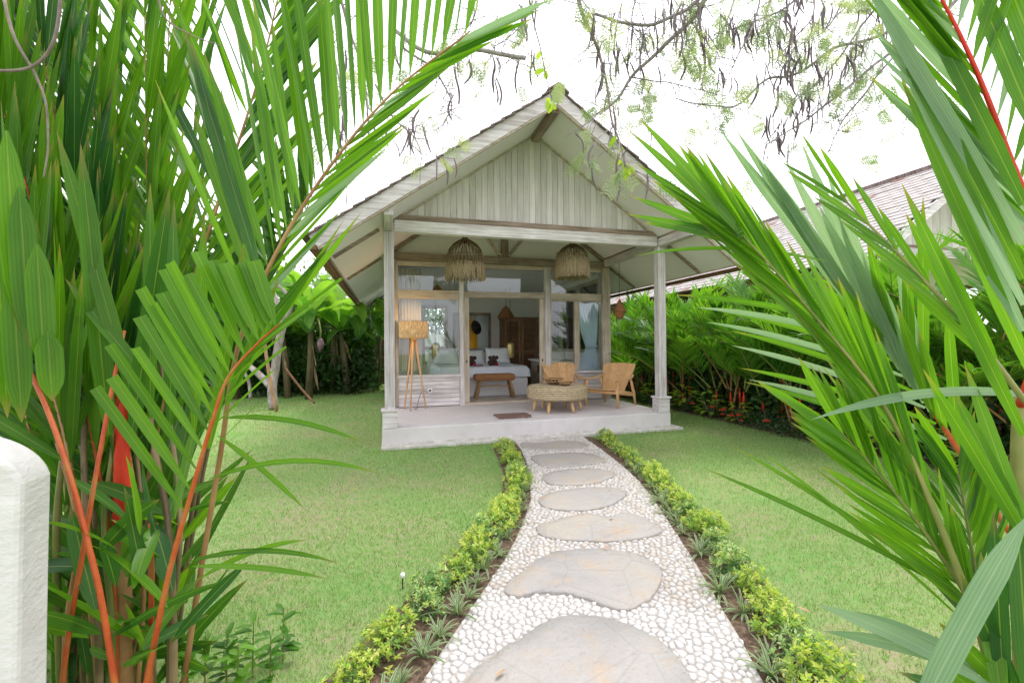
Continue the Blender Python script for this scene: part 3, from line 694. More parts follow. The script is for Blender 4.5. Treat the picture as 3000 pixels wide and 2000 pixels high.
# ------------------------------------------------------------------ things on the deck
# woven pendant lamps
def pendant(x, y, ztop, zbot, r, label, ft=(.28,.40), dense=1.0):
    t = thing('pendant_lamp', (x,y,zbot), label, 'pendant lamp')
    H = ztop-zbot; q = MB(); n = 30
    prof = [(.13,1.0),(.15,.96),(.36,.91),(.62,.83),(.82,.71),(.92,.57),(.95,.44),(.96,.30)]
    for i in range(n):
        a = 2*PI*i/n; q.tube([(r*k*math.cos(a), r*k*math.sin(a), H*z) for k, z in prof], .0095, 5)
    tag(q.build('cane_ribs', 'rope_dark', t, local=True, smooth=True), kind='stuff')
    q = MB()
    for k, z in ((.135,.98),(.36,.91),(.92,.57),(.96,.32)):
        q.tube([(r*k*math.cos(2*PI*j/32), r*k*math.sin(2*PI*j/32), H*z) for j in range(33)], .009, 5, cap=False)
    q.build('hoops', 'rope_dark', t, local=True, smooth=True)
    q = MB()
    for i in range(int(330*dense)):
        a = U(0,2*PI); rr = r*U(.92,.99); z0 = H*U(*ft); rr = rr if z0 < H*.55 else r*U(.80,.92); a2 = a+U(-.16,.16); r2 = r*U(.92,1.05); z1 = H*U(-.02,.05)
        q.tube([(rr*math.cos(a),rr*math.sin(a),z0),(r*1.0*math.cos((a+a2)/2),r*1.0*math.sin((a+a2)/2),(z0+z1)*.5),(r2*math.cos(a2),r2*math.sin(a2),z1)], [.007,.007,.005], 4)
    tag(q.build('rope_fringe', 'rope_light', t, local=True), kind='stuff')
    MB().tube([(0,0,H*.98),(0,0,sofz(x)-zbot-.002)], .006, 6).build('cord', 'rope_dark', t, local=True)
    MB().lathe([(.02,0),(.045,-.02),(.045,-.06),(.015,-.08)], (0,0,H*.97), 12).build('socket', 'black', t, local=True)
    return t
pendant(1.385,.98,3.36,2.62,.335,'open caned rope pendant lamp hanging over the deck beside the floor lamp')
pendant(3.40,.98,3.38,2.72,.315,'shaggy rope pendant lamp with dense fringe hanging above the round table', ft=(.38,.72), dense=1.7)
t = thing('hanging_lantern', (W-.12,1.5,2.0), 'small terracotta diamond lantern on a long cord below the side beam', 'lantern')
MB().lathe([(.012,.40),(.03,.37),(.10,.22),(.145,.14)], (0,0,0), 14, cap=False).build('hood', 'rattan', t, local=True, smooth=True)
MB().lathe([(.13,.14),(.105,.10),(.085,.05),(.05,.0)], (0,0,0), 14).build('basket', 'rattan', t, local=True, smooth=True)
MB().tube([(0,0,.39),(0,0,1.164)], .005, 6).build('cord', 'black', t, local=True)
# tripod floor lamp
t = thing('floor_lamp', (.54,1.76,.30), 'wooden tripod floor lamp with ribbed string drum shade on the deck', 'floor lamp')
for x, y in ((-.17,.20),(-.075,-.16),(.225,.12)):
    MB().tube([(x,y,.0),(x*.12,y*.12,1.31)], [.014,.021], 10).build('leg', 'pale_wood_z', t, local=True, smooth=True)
MB().lathe([(.05,1.28),(.055,1.30),(.05,1.335)], (0,0,0), 16).build('hub', 'pale_wood_z', t, local=True)
MB().tube([(0,0,1.33),(0,0,1.46)], .012, 8).build('stem', 'brass', t, local=True)
rib = lambda a, i: 1+.018*math.sin(a*66)
MB().lathe([(.255,1.335),(.262,1.36),(.262,1.61),(.255,1.635)], (0,0,0), 264, rib, cap=False).build('lamp_shade', 'lamp_shade', t, local=True, smooth=True)
q = MB()
for z in (1.337,1.632): q.tube([(.25*math.cos(2*PI*j/40),.25*math.sin(2*PI*j/40),z) for j in range(41)], .008, 6, cap=False)
q.build('shade_ring', 'pale_wood_x', t, local=True, smooth=True)
MB().lathe([(.01,1.46),(.03,1.48),(.035,1.52),(.02,1.55)], (0,0,0), 12).build('bulb', 'bulb', t, local=True, smooth=True)
pl = bpy.data.lights.new('bulb_light', 'POINT'); pl.energy = 4; pl.color = (1,.62,.28); pl.shadow_soft_size = .04
plo = bpy.data.objects.new('bulb_light', pl); col.objects.link(plo); plo.location = (.54,1.76,1.90)
# power socket and cord
t = thing('wall_socket', (.86,YW-.042,.62), 'white wall socket on the boards beside the floor lamp', 'socket')
MB().box(-.045,.045,-.006,.003,-.045,.045).build('plate', 'white_paint', t, local=True, bevel=.003)
MB().tube([(0,-.004,0),(0,-.03,0)], .02, 12).build('plug', 'black', t, local=True)
c = catmull([(.86,YW-.07,.62),(.80,1.98,.60),(.70,1.95,.62),(.63,1.93,.45),(.60,1.9,.31),(.57,1.82,.306),(.545,1.78,.31)], 6)
tag(MB().tube(c, .005, 6).build('power_cord', 'black', smooth=True), 'thin black cord from wall socket to floor lamp', 'cord')
# round seagrass table
TX, TY = 3.02, .84
t = thing('coffee_table', (TX,TY,.30), 'round seagrass drum coffee table on splayed wooden legs', 'table')
rp = lambda a, i: 1+.006*math.sin(a*40+i*2.1)+.004*math.sin(a*13+i)
prof = [(.0,.218),(.48,.22),(.52,.235)]
for i in range(9): prof += [(.54+.0025*(i%2),.245+i*.0215)]
prof += [(.525,.445),(.5,.457),(.4,.46),(.3,.457),(.2,.46),(.1,.458),(.0,.459)]
MB().lathe(prof, (0,0,0), 72, rp, cap=False).build('drum', 'seagrass', t, local=True, smooth=True)
for i in range(6):
    a = R(-72)+i*PI/3; ca, sa = math.cos(a), math.sin(a)
    MB().tube([(.44*ca,.44*sa,.0),(.415*ca,.415*sa,.09),(.38*ca,.38*sa,.225)], [.017,.030,.026], 8).build('leg', 'pale_wood_z', t, local=True, smooth=True)
def bowl(x, y, r, h, label):
    t = thing('bowl', (x,y,.758), label, 'bowl')
    MB().lathe([(.0,.006),(r*.45,.0),(r*.72,h*.25),(r*.94,h*.7),(r,h),(r*.94,h),(r*.86,h*.65),(r*.6,h*.28),(.0,h*.16)], (0,0,0), 36, cap=False).build('body', 'bowl_weave', t, local=True, smooth=True)
    q = MB(); n = 14
    for i in range(n):
        a = 2*PI*i/n; a2 = a+PI/n
        for k in (a, a2): pass
        q.tube([(r*.955*math.cos(a),r*.955*math.sin(a),h*.72),(r*.80*math.cos(a2),r*.80*math.sin(a2),h*.34),(r*.955*math.cos(a+2*PI/n),r*.955*math.sin(a+2*PI/n),h*.72)], .007, 5)
    q.build('woven_zigzag', 'rope_light', t, local=True, smooth=True)
    MB().tube([(r*.985*math.cos(2*PI*j/36),r*.985*math.sin(2*PI*j/36),h) for j in range(37)], .007, 6, cap=False).build('rim', 'pale_wood_x', t, local=True, smooth=True)
bowl(TX-.02,TY+.10,.175,.115,'larger zigzag patterned basket bowl at the back of the coffee table')
bowl(TX+.08,TY-.18,.125,.085,'smaller zigzag patterned basket bowl in front of the larger one')
# armchairs
def chair(label, loc, rz):
    t = thing('armchair', loc, label, 'armchair', rz=rz)
    for s in (-1,1):
        MB().tube([(s*.345,-.30,0),(s*.34,-.295,.25),(s*.335,-.28,.50)], [.021,.029,.022], 10).build('leg', 'pale_wood_z', t, local=True, smooth=True)
        MB().tube([(s*.335,.40,0),(s*.335,.33,.24),(s*.33,.22,.515)], [.020,.030,.024], 10).build('leg', 'pale_wood_z', t, local=True, smooth=True)
        # arm: curved paddle
        P = catmull([(s*.345,-.40,.525),(s*.35,-.22,.505),(s*.355,.02,.505),(s*.345,.22,.535),(s*.32,.34,.575)], 4); q = MB(); vs = []; n = len(P)
        for i, p in enumerate(P):
            u = i/(n-1); wd = .024+.030*math.sin(PI*min(1,u*1.05+.08))
            for dx, dz in ((-wd,.0),(wd,.0),(wd,.022),(-wd,.022)): vs.append((p.x+dx,p.y,p.z+dz))
        fs = [(i*4+j,(i+1)*4+j,(i+1)*4+(j+1)%4,i*4+(j+1)%4) for i in range(n-1) for j in range(4)]+[(0,1,2,3),((n-1)*4+3,(n-1)*4+2,(n-1)*4+1,(n-1)*4)]
        q.add(vs, fs).build('armrest', 'pale_wood_y', t, local=True, bevel=.006)
        MB().bar((s*.325,-.33,.315),(s*.325,.36,.21),.03,.075).build('side_rail', 'pale_wood_y', t, local=True, bevel=.008)
    MB().bar((-.33,-.30,.285),(.33,-.30,.285),.03,.05).build('front_rail', 'pale_wood_x', t, local=True, bevel=.008)
    MB().bar((-.33,.20,.215),(.33,.20,.215),.03,.05).build('back_rail', 'pale_wood_x', t, local=True, bevel=.008)
    # seat of planks, dished
    n = 4
    for i in range(n):
        x0, x1 = -.305+i*.61/n, -.305+(i+1)*.61/n-.002; q = MB(); vs = []; ks = 7
        for k in range(ks):
            u = k/(ks-1); y = -.345+u*.56; z = .365-.10*u-.02*math.sin(PI*u)
            for x in (x0,x1): zz = z-.018*(1-(x/.305)**2); vs += [(x,y,zz),(x,y,zz-.022)]
        fs = []
        for k in range(ks-1):
            a = k*4; fs += [(a,a+2,a+6,a+4),(a+1,a+5,a+7,a+3),(a,a+4,a+5,a+1),(a+2,a+3,a+7,a+6)]
        fs += [(0,1,3,2),(ks*4-4,ks*4-2,ks*4-1,ks*4-3)]
        q.add(vs, fs).build('seat_plank', 'pale_wood_y', t, local=True)
    # backrest: shield shaped, slightly curved planks
    n = 4; H = .62
    half = lambda v: .225+.125*min(1,v*1.25)**1.2-.012*max(0,v-.85)/.15
    for i in range(n):
        q = MB(); vs = []; ks = 8
        for k in range(ks):
            v = k/(ks-1); hw = half(v); y = .13+v*.30+.02*v*v; z = .235+v*H*.93
            for e in (i/n, (i+1)/n-.004):
                x = -hw+2*hw*e; dy = -.05*(x/.34)**2
                zt = z-(.018*(abs(x)/.34)**2 if v == 1 else 0); vs += [(x,y+dy,zt),(x,y+dy+.022,zt-.006)]
        fs = []
        for k in range(ks-1):
            a = k*4; fs += [(a,a+2,a+6,a+4),(a+1,a+5,a+7,a+3),(a,a+4,a+5,a+1),(a+2,a+3,a+7,a+6)]
        fs += [(0,1,3,2),(ks*4-4,ks*4-2,ks*4-1,ks*4-3)]
        q.add(vs, fs).build('back_plank', 'pale_wood_z', t, local=True)
    return t
chair('low teak armchair beside the right side of the round table', (4.20,1.10,.30), math.atan2(-.33,-.54)+PI/2)
bpy.data.objects[-1] if False else None
chair('low teak armchair behind the round table against the window wall', (3.47,1.62,.30), R(-6))
# slatted door mat
t = thing('door_mat', (2.06,.43,.30), 'brown wooden slat mat lying on the deck edge by the path', 'mat')
for i in range(5):
    y = -.15+i*.075; dx = .03*(i%2)
    MB().box(-.28+dx,.28+dx*.6,y-.028,y+.028,.012,.034).build('slat', 'mat_wood', t, local=True, bevel=.003)
for x in (-.2,.2): MB().box(x-.02,x+.02,-.17,.17,.0,.011).build('cross_bar', 'mat_wood', t, local=True)

# ------------------------------------------------------------------ inside the room
t = thing('bed', (2.22,4.4,.30), 'wide white bed with pale blue cover seen through the door', 'bed')
MB().box(1.18,3.28,3.42,5.45,.30,.72).build('base', 'white_paint', t, bevel=.02)
def cloth_top(x0,x1,y0,y1,z,drop):
    q = MB(); nx, ny = 30, 26; vs = []
    for j in range(ny+1):
        for i in range(nx+1):
            u, v = i/nx, j/ny; X = x0-.10+u*(x1-x0+.2); Y = y0-.10+v*(y1-y0+.1); ox = max(x0-X, X-x1, 0); oy = max(y0-Y, 0); o = max(ox, oy)
            Z = z+.012*mnoise.noise((X*3,Y*3,0)); k = min(1,o/.10)
            if o > 0:
                Z = z-drop*k**.8; X -= math.copysign(min(ox,.1)*.72,X-2.2) if ox else 0; Y += oy*.72 if oy else 0
                X += .012*math.sin(Y*26)*k if ox > oy else 0; Y += .010*math.sin(X*24)*k if oy >= ox else 0
            vs.append((X,Y,Z))
    q.add(vs, [(j*(nx+1)+i, j*(nx+1)+i+1, (j+1)*(nx+1)+i+1, (j+1)*(nx+1)+i) for j in range(ny) for i in range(nx)]); return q
cloth_top(1.15,3.31,3.38,5.4,.985,.25).build('cover', 'bed_linen', t, smooth=True)
MB().box(1.17,3.29,3.41,5.45,.725,.965).build('mattress', 'pillow_linen', t, bevel=.05)
MB().box(1.10,3.36,5.50,5.60,.30,1.28).build('headboard', 'white_paint', t, bevel=.01)
def pillow(x, y, z, w_, h_, tilt, rz, label):
    q = MB(); n = 14; vs = []
    for sgn in (1,-1):
        for j in range(n+1):
            for i in range(n+1):
                u, v = i/n*2-1, j/n*2-1; th = .09*((1-u**4)*(1-v**4))**.6; k = 1-.10*(1-abs(u))*abs(v)**2; k2 = 1-.10*(1-abs(v))*abs(u)**2
                vs.append((u*w_/2*k2, sgn*-th, v*h_/2*k))
    m_ = (n+1)**2; fs = []
    for s in range(2):
        for j in range(n):
            for i in range(n):
                a = s*m_+j*(n+1)+i; f = (a,a+1,a+n+2,a+n+1); fs.append(f if s == 0 else f[::-1])
    o = q.add(vs, fs).build('pillow', 'pillow_linen', smooth=True, local=True)
    o.location = (x,y,z); o.rotation_euler = (tilt,0,rz); return tag(o, label, 'pillow')
pillow(2.98,5.22,1.20,.68,.46,R(-22),R(-4),'upright white pillow on the bed beside the wardrobe')
pillow(1.55,5.22,1.20,.68,.46,R(-22),R(3),'upright white pillow on the bed behind the glazed side window')
pillow(2.28,5.30,1.16,.68,.40,R(-18),R(2),'white pillow in the middle of the bed head under the hanging robe')
def towel_figure(x, y, label):
    t = thing('towel_figure', (x,y,.99), label, 'folded towel')
    def blob(c, r, nm):
        q = MB(); vs = []; n, k = 10, 7
        q.lathe([(max(.002,r[0]*math.sin(PI*i/k)), -r[2]*math.cos(PI*i/k)) for i in range(k+1)], c, n, cap=False); q.v = [(a, (b_-c[1])*r[1]/r[0]+c[1], z) for a,b_,z in q.v]; q.build(nm, 'dark_towel', t, local=True, smooth=True)
    blob((0,0,.075), (.13,.10,.075), 'body'); blob((.01,-.07,.17), (.075,.07,.075), 'head')
    for s in (-1,1): blob((s*.085+.01,-.04,.19), (.045,.02,.05), 'ear'); blob((s*.08,-.10,.03), (.045,.06,.035), 'paw')
    blob((.03,-.13,.18), (.02,.02,.02), 'flower'); t.children[-1].data.materials[0] = M['red_flower'] if False else M['petal']
towel_figure(1.98,3.85,'dark folded towel figure with pink flower on the bed near the door post')
towel_figure(2.52,3.85,'dark folded towel figure with pink flower in front of the upright pillow')
for i in range(5):
    q = MB(); a = i*1.3; q.lathe([(.002,.0),(.03,.008),(.04,.02)], (0,0,0), 8, cap=False)
    o = q.build('flower_petal', 'petal', local=True, smooth=True); o.location = (2.2+.05*math.cos(a)*i*.4,3.8+.05*math.sin(a),.992); tag(o, 'loose magenta flower petal lying on the pale blue bed cover', 'petal', 'petals strewn on the bed')
t = thing('bench', (2.36,2.92,.30), 'small bench with woven brown seat in the doorway before the bed', 'bench')
z0 = .03
q = MB(); q.box(1.89,2.80,2.78,3.12,.70,.85); q.build('woven_seat', 'rattan', t, bevel=.05)
for x, dx in ((2.02,-.05),(2.68,.05)):
    for y, dy in ((2.84,-.03),(3.06,.03)): MB().tbar((x+dx*2,y+dy,.303),(x,y,.72),.055,.05).build('leg', 'pale_wood_z' if False else 'cane_wood', t, bevel=.006)
MB().bar((1.98,2.95,.58),(2.73,2.95,.58),.03,.03).build('stretcher', 'cane_wood', t, bevel=.004)
# wardrobe with louvred doors
t = thing('wardrobe', (3.9,6.35,.30), 'dark louvred wooden wardrobe standing against the back wall', 'wardrobe')
WX0, WX1, WY = 3.40, 4.44, 6.10
MB().box(WX0,WX1,WY+.02,6.69,.305,2.26).build('carcass', 'teak_z', t)
MB().box(WX0-.03,WX1+.03,WY-.03,6.695,2.262,2.31).build('top', 'teak_x', t)
for k in range(2):
    x0 = WX0+.02+k*.51; x1 = x0+.49
    dr = MB().box(x0,x0+.07,WY-.02,WY+.018,.33,2.25).build('door', 'teak_z', t)
    MB().box(x1-.07,x1,WY-.02,WY+.018,.33,2.25).build('door_stile', 'teak_z', dr)
    for z in (.33,1.25,2.17): MB().box(x0+.071,x1-.071,WY-.018,WY+.016,z,z+.09).build('door_rail', 'teak_x', dr)
    for z in list(np.arange(.45,1.22,.062))+list(np.arange(1.38,2.15,.062)): MB().bar((x0+.071,WY,z),(x1-.071,WY,z),.05,.010,up=(0,-.6,1)).build('louvre', 'teak_x', dr)
# mirror on the back wall
t = thing('mirror', (2.55,6.66,1.2), 'large wood framed mirror hanging on the back wall', 'mirror')
MB().box(2.02,3.04,6.665,6.69,1.24,2.38).build('glass', 'mirror_glass', t)
for a, c, z0, z1 in ((1.95,3.12,2.38,2.47),(1.95,3.12,1.16,1.24)): MB().box(a,c,6.62,6.69,z0,z1).build('frame', 'bare_x', t)
for a, c in ((1.95,2.02),(3.04,3.12)): MB().box(a,c,6.62,6.69,1.241,2.379).build('frame', 'bare_z', t)
# coat stand with robe and hat
t = thing('coat_stand', (2.20,5.85,.30), 'bare branch coat stand behind the bed', 'coat stand')
MB().tube([(2.2,5.85,.30),(2.21,5.86,1.2),(2.18,5.85,2.3)], [.03,.025,.015], 8).build('pole', 'cane_wood', t, smooth=True)
MB().lathe([(.2,0),(.2,.03),(.05,.05)], (2.2,5.85,.30), 16).build('foot', 'cane_wood', t)
for a in ((.30,-.05,2.32,1.55),(-.18,-.1,2.25,1.9)): MB().tube([(2.2,5.85,a[3]),(2.2+a[0],5.85+a[1],a[2])], [.016,.010], 7).build('branch', 'cane_wood', t, smooth=True)
q = MB(); vs = []; n = 40; ks = 10
for k in range(ks):
    u = k/(ks-1); r = .05+.13*min(1,u*2.6)+.03*u
    for j in range(n):
        a = 2*PI*j/n; rr = r*(1+.14*math.sin(a*7+u*2)*min(1,u*2)); vs.append((2.24+rr*1.25*math.cos(a), 5.74+rr*.45*math.sin(a), 2.34-u*.95))
q.add(vs, [(k*n+j,(k+1)*n+j,(k+1)*n+(j+1)%n,k*n+(j+1)%n) for k in range(ks-1) for j in range(n)])
tag(q.build('robe', 'robe_orange', smooth=True), 'orange robe hanging behind the bed', 'robe')
o = MB().lathe([(.0,.10),(.08,.10),(.095,.02),(.20,.0),(.20,-.01),(.0,-.005)], (0,0,0), 24, cap=False).build('hat', 'black', smooth=True, local=True)
o.location = (2.46,5.55,1.98); o.rotation_euler = (R(78),R(10),R(35)); tag(o, 'black hat hanging beside the orange robe', 'hat')
# woven lamp and brass lanterns over the bed
def small_pendant(x, y, z, r, h, mat, label, nm='pendant_lamp', prof=None):
    t = thing(nm, (x,y,z), label, 'pendant lamp')
    MB().lathe(prof or [(.03,h),(r*.45,h*.72),(r*.9,h*.2),(r,.0)], (0,0,0), 20, cap=False).build('shade', mat, t, local=True, smooth=True)
    MB().tube([(0,0,h-.01),(0,0,3.08-z)], .006, 6).build('cord', 'black', t, local=True)
small_pendant(3.30,5.5,2.25,.25,.34,'rattan','brown woven cone pendant lamp hanging before the wardrobe')
small_pendant(1.28,4.6,2.75,.20,.26,'rattan','brown woven cone pendant lamp behind the upper window pane')
lp = [(.05,.44),(.095,.40),(.10,.36),(.10,.04),(.09,.0)]
small_pendant(3.36,5.25,1.12,.1,.44,'brass','slim brass lantern hanging at the wardrobe side of the bed','bedside_lantern',lp)
small_pendant(1.30,5.25,1.12,.1,.44,'brass','slim brass lantern hanging over the bed behind the glazed side window','bedside_lantern',lp)
# curtains
def curtain(x0, x1, y, z0, z1, mat, label, tie=None, folds=9):
    q = MB(); vs = []; nx, nz = 60, 24
    for k in range(nz+1):
        z = z1+(z0-z1)*k/nz
        for i in range(nx+1):
            u = i/nx; xx0, xx1 = x0, x1
            if tie is not None:
                zt, xt, wt = tie; f = max(0, 1-abs(z-zt)/((z1-zt) if z > zt else (zt-z0)*1.6))**1.4
                xx0 = x0+(xt-wt/2-x0)*f; xx1 = x1+(xt+wt/2-x1)*f
            vs.append((xx0+(xx1-xx0)*u, y+.035*math.sin(u*folds*2*PI)+.01*math.sin(u*5+z*3), z))
    q.add(vs, [(k*(nx+1)+i,k*(nx+1)+i+1,(k+1)*(nx+1)+i+1,(k+1)*(nx+1)+i) for k in range(nz) for i in range(nx)])
    o = q.build('curtain', mat, smooth=True); tag(o, label, 'curtain')
    if tie: MB().tube([(xt-.10 if False else tie[1]-tie[2]/2-.01,y-.05,tie[0]-.02),(tie[1],y-.065,tie[0]),(tie[1]+tie[2]/2+.01,y-.05,tie[0]+.02)], .025, 8).build('tie_band', 'curtain_band', o)
    return o
curtain(3.98,4.54,YW+.14,.93,2.42,'curtain','pale blue curtain tied back behind the window beside the teak armchair',(1.42,4.36,.24))
curtain(.30,.72,YW+.16,1.0,3.0,'curtain_cream','cream curtain hanging behind the window next to the floor lamp',None,7)
# wash counter along the side wall
t = thing('wash_counter', (4.3,4.2,.30), 'white topped wash counter under the side window', 'counter')
MB().box(3.95,4.64,2.9,5.5,1.03,1.08).build('counter_top', 'white_paint', t, bevel=.008)
MB().box(4.02,4.64,2.95,5.45,.305,1.029).build('cabinet', 'frame_wood_y', t)
for y in (3.1,3.75,4.4): MB().box(4.0,4.021,y,y+.45,.72,.92).build('drawer', 'dark_wood_y', t)
t = thing('faucet', (4.42,3.9,1.08), 'slim chrome faucet on the wash counter', 'faucet')
MB().tube(catmull([(0,0,0),(0,0,.22),(-.03,0,.28),(-.10,0,.27),(-.12,0,.22)],5), .014, 8).build('spout', 'mirror_glass', t, local=True, smooth=True)
t = thing('soap_dish', (4.25,3.4,1.08), 'small wooden tray with folded white cloth on the wash counter', 'tray')
MB().box(-.1,.1,-.13,.13,0,.035).build('tray', 'cane_wood', t, local=True, bevel=.005); MB().box(-.07,.07,-.1,.1,.036,.075).build('cloth', 'pillow_linen', t, local=True, bevel=.02)
# back-left window, seen through the glazed front
wb = thing('back_window', (1.1,YBW-.02,.95), 'wood framed window in the back wall seen through the front glazing', 'window')
for a, c, z0, z1 in ((.42,1.8,.93,1.02),(.42,1.8,2.58,2.68)): MB().box(a,c,YBW-.05,YBW-.003,z0,z1).build('rail', 'frame_wood_x', wb)
for a in (.42,1.02,1.70): MB().box(a,a+.10,YBW-.048,YBW-.005,1.021,2.579).build('stile', 'frame_wood_z', wb)
# ------------------------------------------------------------------ vegetation tools
def blade(mb, p0, d, L, wd, n, droop, seg=6, fold=.26, twist=0, cut=1.0, base=.12, full=.22, tap=.66):
    """one leaf blade: starts at p0, heads along d, flat side facing n, bends down by droop; V-folded along the midrib"""
    d = Vector(d).normalized(); n = Vector(n); n = (n-d*n.dot(d)); n = n.normalized() if n.length > 1e-4 else d.orthogonal().normalized()
    vs, uvs = [], []; g = Vector((0,0,-1)); prev = Vector(p0)
    i0 = len(mb.v)
    for i in range(seg+1):
        u = i/seg*cut; p = Vector(p0)+d*(L*u)+g*(droop*L*u*u)
        t = (d+g*(2*droop*u)).normalized(); nn = (n-t*n.dot(t)).normalized(); a = twist*u
        s = t.cross(nn); s, nn = s*math.cos(a)+nn*math.sin(a), nn*math.cos(a)-s*math.sin(a)
        w_ = base+(1-base)*min(1,u/full)**.8 if u < full else 1.0
        if u > tap and cut > .99: w_ *= max(.02, 1-((u-tap)/(1-tap))**1.5)
        elif u > .55: w_ *= 1-.5*((u-.55)/.45)**1.7
        h = wd*.5*w_
        vs += [p-s*h+nn*(fold*h), p, p+s*h+nn*(fold*h)]; uvs += [(0,u),(.5,u),(1,u)]
    fs = []
    for i in range(seg):
        a = i*3; fs += [(a,a+1,a+4,a+3),(a+1,a+2,a+5,a+4)]
    mb.add(vs, fs)
    if mb.uv is None: mb.uv = []
    mb.uv += uvs
def frond(parent, ctrl, nleaf, Lf, Wf, sides, mat='palm_leaf', rmat='stalk_green', r0=.012, t0=.2, single=False, seg=6, face=None, droop=(.05,.2), jit=.12, cut=None, name='frond', stuff=True, local=False, fold=.28):
    """rachis through ctrl; sides = list of (D, wt0, wt1): leaflet direction = D + wt*tangent, wt running from base to tip"""
    P = catmull(ctrl, 8); n = len(P); nleaf = int(nleaf*(1.6 if not single else 1.9)); wk = .68 if not single else .62
    fr_ = MB().tube(P, [r0*(1-.8*i/(n-1)) for i in range(n)], 7).build(name, rmat, parent, smooth=True, local=local)
    tot = MB() if single else None
    for k in range(nleaf):
        u = t0+(1-t0)*(k+.5)/nleaf; x = u*(n-1); i = min(int(x), n-2); p = P[i].lerp(P[i+1], x-i); T = (P[i+1]-P[i]).normalized()
        for si, (D, w0, w1) in enumerate(sides):
            if D is None: continue
            wt = w0+(w1-w0)*(u-t0)/(1-t0); dd = (Vector(D).normalized()+T*wt+rdir()*jit).normalized()
            fc = Vector(face) if face is not None else (CAM-p).normalized()
            fc = (fc+rdir()*.9).normalized(); L = Lf(u)*U(.88,1.1); wd = Wf(u)*U(.8,1.15)*wk
            m_ = tot if single else MB()
            c_ = 1.0 if not cut else U(*cut)
            blade(m_, p+dd*r0*.5, dd, L, wd, fc, U(*droop), seg, fold=fold, twist=U(-.4,.4), cut=c_)
            if not single: m_.build('leaflet', mat if isinstance(mat,str) else random.choice(mat), fr_, smooth=True, local=local)
    if single and tot.v:
        o = tot.build('leaflets', mat if isinstance(mat,str) else random.choice(mat), fr_, smooth=True, local=local); o['kind'] = 'stuff'
    return fr_
def cv(r, u, t=0): return rgt*r - dwn*u - fwd*t       # right, up, towards the viewer

# ------------------------------------------------------------------ big red stemmed palm by the rounded wall
LP = at(270,1700,1.75); LP.z = 0
lp = thing('palm', LP, 'large red stemmed palm beside the rounded white wall', 'palm')
# long frond reaching over towards the roof: broad leaflets rising from its upper side, the others folded along it
frond(lp, [at(400,1720,1.78),at(450,1380,1.73),at(505,1050,1.66),at(548,790,1.60),at(640,570,1.55),at(760,380,1.5),at(900,215,1.47),at(1080,72,1.44)], 17, lambda u: .95-.42*u, lambda u: .060-.016*u,
      [(cv(-.34,1,.1),.1,.7)], 'palm_leaf', 'stalk_brown', .012, .47, droop=(-.04,.02), jit=.09)
frond(lp, [at(548,790,1.61),at(640,570,1.56),at(760,380,1.51),at(900,215,1.48),at(1060,90,1.45)], 13, lambda u: .50-.14*u, lambda u: .032,
      [(cv(1,.1,-.9),2.3,3.2)], ['palm_leaf','palm_leaf','palm_leaf_blue'], 'stalk_brown', .007, .06, droop=(.0,.03), jit=.12)
# frond whose leaflets cross behind
frond(lp, [at(290,1720,1.85),at(330,1200,1.9),at(385,860,1.95),at(440,660,2.0),at(500,470,2.0),at(560,290,2.0),at(610,120,2.0),at(650,-60,2.0)], 15, lambda u: .85-.25*u, lambda u: .062,
      [(cv(.72,.95,-.1),.0,.3),(cv(-.6,.8,0),.2,.7)], ['palm_leaf','palm_leaf','palm_leaf_deep'], 'stalk_brown', .013, .40, droop=(-.02,.03))
# deeper green rows behind fill the fan
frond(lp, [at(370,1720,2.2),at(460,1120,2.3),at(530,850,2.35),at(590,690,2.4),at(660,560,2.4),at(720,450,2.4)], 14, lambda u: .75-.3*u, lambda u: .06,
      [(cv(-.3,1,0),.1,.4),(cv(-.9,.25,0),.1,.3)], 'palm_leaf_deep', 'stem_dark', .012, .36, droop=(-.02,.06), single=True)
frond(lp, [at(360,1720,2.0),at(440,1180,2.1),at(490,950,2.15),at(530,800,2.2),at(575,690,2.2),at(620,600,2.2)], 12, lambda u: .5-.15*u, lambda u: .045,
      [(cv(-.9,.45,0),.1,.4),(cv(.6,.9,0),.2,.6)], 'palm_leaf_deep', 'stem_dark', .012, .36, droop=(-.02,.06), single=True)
# clipped frond in front, orange stalk, squared-off leaflets
frond(lp, [at(330,1600,1.42),at(385,1330,1.40),at(440,1130,1.37),at(490,960,1.34),at(525,865,1.33),at(590,790,1.33),at(640,745,1.33)], 11, lambda u: .98-.60*u, lambda u: .052,
      [(cv(-.58,.85,.1),.1,.30)], 'palm_leaf', 'stalk_orange', .0095, .27, cut=(.50,.60), droop=(-.02,.04), jit=.05)
frond(lp, [at(440,1130,1.375),at(490,960,1.345),at(525,865,1.335),at(590,790,1.335),at(640,745,1.335)], 6, lambda u: .34, lambda u: .013,
      [(cv(1,.70,-.1),.3,.7)], 'palm_leaf', 'stalk_orange', .006, .05, cut=(.62,.95), droop=(.0,.10), jit=.10)
# drooping wisps over the lawn
for a, d_, L in ((at(480,1100,1.5),cv(1,.40,0),.62),(at(505,960,1.5),cv(1,.10,0),.50),(at(500,1000,1.52),cv(.9,-.75,-.2),.36),(at(430,1290,1.5),cv(1,.25,-.2),.5),(at(440,1300,1.45),cv(1,-.05,-.2),.42),(at(455,1330,1.5),cv(.8,.5,-.2),.40)):
    q = MB(); blade(q, a, d_, L, .018, (CAM-a)+rdir()*.6, U(.1,.35), 8); q.build('leaflet', 'palm_leaf', lp, smooth=True)
